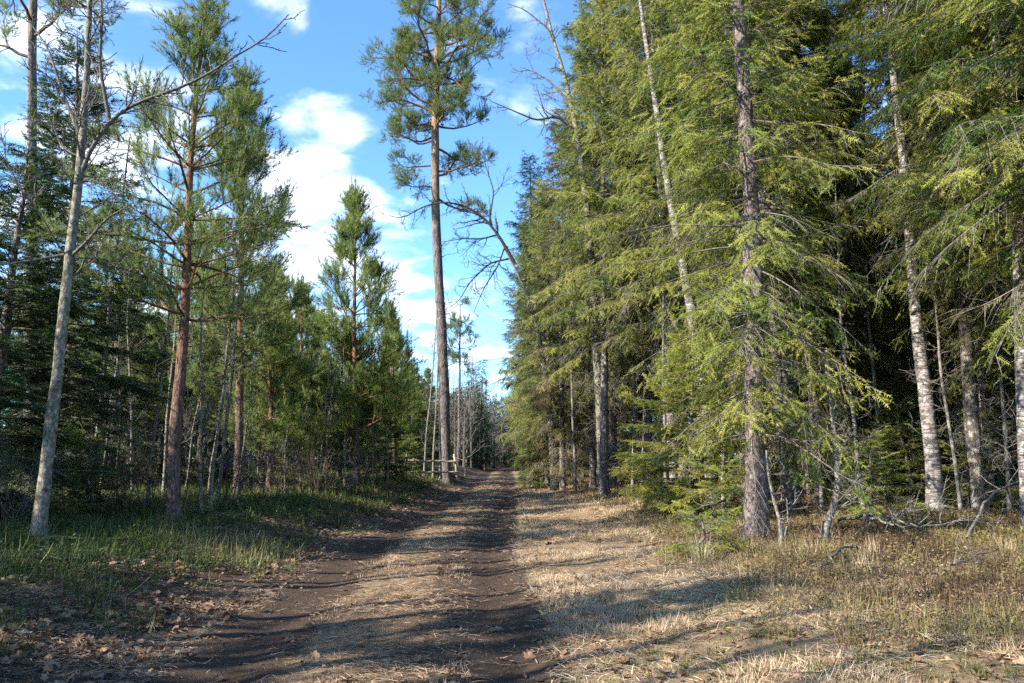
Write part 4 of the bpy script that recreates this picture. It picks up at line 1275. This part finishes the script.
# dry straw: middle strip of the track, right verge, thin left margin
g = MB()
x, y, d = scatter(rg, 75000, 3.2, 60, -1.5, 1.5)
keep = rg.random(len(x)) < np.clip(sstep(.95, .45, np.abs(d)) * (1 - .55 * sstep(0, .6, d)) * (.0 + 1.0 * vnoise(x, y, 1.6, 21)) + .10 * vnoise(x, y, 3, 20), 0, 1)
straw(g, rg, x[keep], y[keep], (.05, .15), .0045, .10 + .36 * vnoise(x[keep], y[keep], 1.1, 51))
x, y, d = scatter(rg, 190000, 3.2, 45, 1.2, 8.5)
keep = rg.random(len(x)) < np.clip(sstep(1.2, 1.7, d) * sstep(7.5, 4.0, d) * (1.9 * vnoise(x, y, 1.0, 22) - .3), 0, 1)
straw(g, rg, x[keep], y[keep], (.06, .20), .0048, .25 + .5 * vnoise(x[keep], y[keep], .9, 52), el=.28)
x, y, d = scatter(rg, 60000, 3.2, 40, -3.4, -1.42)
keep = rg.random(len(x)) < np.clip(1.5 * vnoise(x, y, 1.1, 23) - .35, 0, 1)
straw(g, rg, x[keep], y[keep], (.05, .14), .0045, .36)
x, y, d = scatter(rg, 5200, 3.4, 45, 1.5, 6.5)
keep = (vnoise(x, y, .8, 24) > .50)
tufts(g, rg, x[keep], y[keep], 30, (.05, .15), .0042, .11, (.7, 2.2), .60)
x, y, d = scatter(rg, 110, 9.5, 45, 3.8, 10)
tufts(g, rg, x, y, 34, (.15, .38), .0042, .09, (.3, 1.2), .75)
x, y, d = scatter(rg, 1500, 3.2, 40, -.7, .7)
keep = (vnoise(x, y, .8, 25) > .5)
tufts(g, rg, x[keep], y[keep], 20, (.03, .08), .004, .07, (.5, 1.6), .5)
tag(g.build('dry_grass', M['grass_dry'], smooth=False), 'matted pale straw on the track middle and along the right verge', 'grass', kind='stuff')

def leaflets(mb, rg, x, y, per, zr, size, tint, tj, spread=.16):
    """small bilberry leaves held on the stems"""
    c = np.repeat(np.arange(len(x)), per); n = len(c)
    a = rg.uniform(0, 6.28, n); rr = spread * np.sqrt(rg.random(n))
    px = x[c] + np.cos(a) * rr; py = y[c] + np.sin(a) * rr
    b_ = rg.uniform(0, 6.28, n)
    far = 1 + np.maximum(py - 8, 0) * .04
    s = rg.uniform(*size, n) * far
    mb.stamp(*BLADE, np.stack([px, py, height(px, py) + rg.uniform(*zr, n) * (1 - .5 * rr / spread)], -1), np.stack([np.cos(b_), np.sin(b_), rg.normal(.2, .5, n)], -1),
             np.stack([rg.normal(size=n) * .6, rg.normal(size=n) * .6, np.ones(n)], -1), np.stack([s, s * .5, s], -1), 0, np.clip(np.repeat(tint, per) + rg.normal(size=n) * tj, 0, 1))


# shaded green grass of the left bank
g = MB()
x, y, d = scatter(rg, 19000, 3.6, 55, -22, -1.5)
keep = rg.random(len(x)) < np.clip(sstep(-1.75, -2.9, d + 1.3 * (vnoise(x, y, .9, 26) - .5)) * (1.6 * vnoise(x, y, .8, 27) - .1), 0, 1)
x, y = x[keep], y[keep]
tufts(g, rg, x, y, 18, (.06, .33), .006, .14, (.2, 1.9), .12 + .8 * vnoise(x, y, .9, 28), .22)
leaflets(g, rg, x[::2], y[::2], 14, (.03, .22), (.02, .05), .10 + .5 * vnoise(x, y, .7, 38)[::2], .15)
tag(g.build('bank_grass', M['grass_green'], smooth=False), 'shaded green grass covering the left bank', 'grass', kind='stuff')

# short green and mossy tufts among the right hand straw
g = MB()
x, y, d = scatter(rg, 2600, 3.4, 45, 1.3, 6)
keep = vnoise(x, y, .9, 53) > .58
tufts(g, rg, x[keep], y[keep], 18, (.03, .11), .0045, .09, (.3, 1.6), .55, .25)
tag(g.build('verge_grass', M['grass_green'], smooth=False), 'short green shoots among the straw of the right verge', 'grass', kind='stuff')
# brown and olive heath of the right verge
g = MB()
x, y, d = scatter(rg, 24000, 6.0, 50, 2.9, 22)
keep = rg.random(len(x)) < np.clip(sstep(3.2, 5.2, d + 1.2 * (vnoise(x, y, .7, 29) - .5)) * (.35 + .9 * vnoise(x, y, .5, 30)), 0, 1)
x, y = x[keep], y[keep]
tufts(g, rg, x, y, 20, (.08, .26), .006, .15, (.2, 1.4), .04 + .66 * vnoise(x, y, .55, 31), .2)
leaflets(g, rg, x, y, 16, (.03, .24), (.018, .045), .02 + .72 * vnoise(x, y, .6, 37), .18)
tag(g.build('heath_plants', M['heath'], smooth=False), 'brown and olive heath and bilberry stems under the right hand trees', 'undergrowth', kind='stuff')


# fallen leaves
def leaf_template(seed, curl):
    rg = np.random.default_rng(seed)
    k = 14; t = np.linspace(0, 2 * np.pi, k, endpoint=False)
    r = .5 * (1 + .22 * np.cos(5 * t + 1)) * rg.uniform(.85, 1.1, k)
    v = np.stack([np.cos(t) * r, np.sin(t) * r * .62, np.zeros(k)], -1)
    v = np.vstack([[0, 0, 0], v])
    v[:, 2] = curl * (1.6 * v[:, 1] ** 2 + .5 * v[:, 0] ** 2) + .06 * np.sin(9 * v[:, 0] + seed) + rg.normal(size=k + 1) * .02
    f = np.array([[0, 1 + i, 1 + (i + 1) % k] for i in range(k)])
    return v, [f]


LT = [leaf_template(1, .9), leaf_template(2, -.8), leaf_template(3, .3)]
g = MB()
parts = [scatter(rg, 9000, 3.2, 35, -5.5, -1.2), scatter(rg, 9000, 3.2, 35, 1.2, 9), scatter(rg, 1500, 3.2, 30, -1.2, 1.2)]
for q, (x, y, d) in enumerate(parts):
    if q == 0: pr = (sstep(-1.2, -1.7, d) * sstep(-4.0, -2.6, d)) * (.35 + .9 * vnoise(x, y, .8, 33))
    elif q == 1: pr = .08 + .6 * sstep(.5, .75, vnoise(x, y, .55, 34)) + .5 * np.exp(-((d - 4.6) / .9) ** 2)
    else: pr = .25 + 0 * x
    k = rg.random(len(x)) < pr
    x, y = x[k], y[k]; n = len(x)
    a = rg.uniform(0, 6.28, n)
    X = np.stack([np.cos(a), np.sin(a), rg.normal(size=n) * .25], -1); N = np.stack([rg.normal(size=n) * .4, rg.normal(size=n) * .4, np.ones(n)], -1)
    s = rg.uniform(.03, .115, n) * (1 + np.maximum(y - 10, 0) * .02)
    w = rg.integers(0, 3, n); tn = np.clip(rg.normal(.38, .19, n), 0, 1)
    for j in range(3):
        e = w == j
        g.stamp(*LT[j], np.stack([x, y, height(x, y) + .018 + .25 * s * (q == 0)], -1)[e], X[e], N[e], s[e], 0, tn[e])
tag(g.build('fallen_leaves', M['leaf'], smooth=False), 'curled brown dead leaves strewn along both sides of the track', 'leaves', kind='stuff')

# twig litter
g = MB()
for d0, d1, n in ((-5, -1.2, 500), (1.2, 10, 1100)):
    x, y, d = scatter(rg, n, 3.4, 30, d0, d1); m = len(x); a = rg.uniform(0, 6.28, m)
    P = grow(rg, np.stack([x, y, height(x, y) + .015], -1), np.stack([np.cos(a), np.sin(a), rg.uniform(0, .15, m)], -1), rg.uniform(.12, .5, m), 5, .15, 0)
    P[:, :, 2] = np.maximum(P[:, :, 2], height(P[:, :, 0], P[:, :, 1]) + .008)
    g.tubes(P, taper(m, 5, np.full(m, .0045), np.full(m, .002)), 4)
tag(g.build('twig_litter', M['twig_grey'], smooth=False), 'small broken twigs scattered on the forest floor', 'twigs', kind='stuff')

# pebbles and crumbs of soil in the wheel ruts
g = MB()
x, y, d = scatter(rg, 3200, 3.3, 25, -1.7, 1.7)
keep = rg.random(len(x)) < np.exp(-((np.abs(d) - 1.02) / .4) ** 2) * .6
x, y = x[keep], y[keep]; m = len(x)
PB = np.array([[1, 0, 0], [-1, 0, 0], [0, 1, 0], [0, -1, 0], [0, 0, .7], [0, 0, -.7], [.6, .6, .3], [-.6, .5, .35], [.5, -.6, .3], [-.6, -.6, .25]])
PF = np.array([[4, 0, 6], [4, 6, 2], [4, 2, 7], [4, 7, 1], [4, 1, 9], [4, 9, 3], [4, 3, 8], [4, 8, 0], [0, 5, 6], [6, 5, 2], [2, 5, 7], [7, 5, 1], [1, 5, 9], [9, 5, 3], [3, 5, 8], [8, 5, 0]])
a = rg.uniform(0, 6.28, m); s = rg.uniform(.004, .016, m) * rg.uniform(.6, 1.6, m)
g.stamp(PB, [PF], np.stack([x, y, height(x, y) + s * .2], -1), np.stack([np.cos(a), np.sin(a), rg.normal(size=m) * .2], -1), np.tile([0, 0, 1.0], (m, 1)), np.stack([s * rg.uniform(.8, 1.5, m), s, s * rg.uniform(.6, 1, m)], -1), 0)
tag(g.build('gravel', M['twig_brown'], smooth=False), 'small stones and soil crumbs lying in the wheel ruts', 'gravel', kind='stuff')

# ================================================================== THE FAR WOOD
def far_wood(name, label, pts, seed, conifer, tops):
    rg = np.random.default_rng(seed); mb = MB()
    for (x, y) in pts:
        z0 = ground_z(x, y); Ht = rg.uniform(*tops); big = y / 90.0
        if rg.random() < conifer:
            mb.tubes(np.array([[x, y, z0], [x, y, z0 + Ht * .5], [x, y, z0 + Ht]]), np.array([.18, .1, .02]), 5, 0)
            n = 330; u = rg.random(n) ** 1.35; zz = z0 + Ht * (.08 + .92 * u); rr = (1 - u) ** .8 * Ht * .15 * rg.uniform(.35, 1.1, n) + .1
            a = rg.uniform(0, 6.28, n); er = np.stack([np.cos(a), np.sin(a), np.zeros(n)], -1)
            pos = np.stack([x + er[:, 0] * rr * .6, y + er[:, 1] * rr * .6, zz], -1)
            X = er + np.array([0, 0, -.35]) + rg.normal(size=(n, 3)) * .25
            mb.stamp(*SPRAY[int(rg.integers(0, 3))], pos, X, np.tile([0, 0, 1.0], (n, 1)) + .5 * er, rg.uniform(.7, 1.4, n), 1, np.clip(rg.normal(.35, .18, n), 0, 1))
        else:
            P = straight(Ht, rg, .03) + np.array([x, y, z0]); n = len(P)
            mb.tubes(P, np.linspace(.13, .03, n), 5, 2)
            m = 30; zz = rg.uniform(.06, .98, m) * Ht; a = rg.uniform(0, 6.28, m)
            p0 = np.stack([np.interp(zz + z0, P[:, 2], P[:, 0]), np.interp(zz + z0, P[:, 2], P[:, 1]), zz + z0], -1)
            L = (1 - zz / Ht) * 2.2 + .8
            B = grow(rg, p0, np.stack([np.cos(a), np.sin(a), rg.uniform(.4, 1.3, m)], -1), L, 5, .16, .06)
            Rr = taper(m, 5, np.full(m, .035), np.full(m, .012)); mb.tubes(B, Rr, 3, 2)
            p, d, l, r = sprout(rg, B, Rr, 6, (30, 65), (.3, .6)); B2 = grow(rg, p, d, l, 4, .15, .05); mb.tubes(B2, taper(len(p), 4, np.full(len(p), .014), np.full(len(p), .007)), 3, 2)
    return tag(mb.build(name, [M['twig_brown'], M['spruce_dark'], M['twig_grey']], smooth=False), label, 'wood', kind='stuff')


rg = np.random.default_rng(401)
pts = [(road_x(y) + s * rg.uniform(1.9, 5.5), y) for y in np.linspace(92, 128, 34) for s in (-1, 1)] + [(rg.uniform(-8, 4.5), rg.uniform(131, 150)) for _ in range(60)]
while len(pts) < 400:
    y = rg.uniform(76, 170); x = rg.uniform(-26, 24)
    if abs(x - road_x(y)) < (2.6 if rg.random() < .8 else 2.2): continue
    if x > 3.5 and y < 90: continue
    pts.append((x, y))
far_wood('far_woods', 'distant grey leafless wood closing round the end of the track', pts, 402, .30, (7, 13))
pts = []
while len(pts) < 240:
    y = rg.uniform(45, 150); x = -rg.uniform(14, 120)
    if y < 70 and x > -34: continue
    pts.append((x, y))
far_wood('far_woods', 'distant mixed wood behind the young pines on the left', pts, 403, .7, (9, 15))
pts = []
while len(pts) < 200:
    y = rg.uniform(30, 130); x = rg.uniform(24, 90)
    if y < 50 and x < 33: continue
    if x < 12 : continue
    pts.append((x, y))
far_wood('far_woods', 'dark far part of the spruce wood behind the right hand trunks', pts, 404, .9, (18, 25))
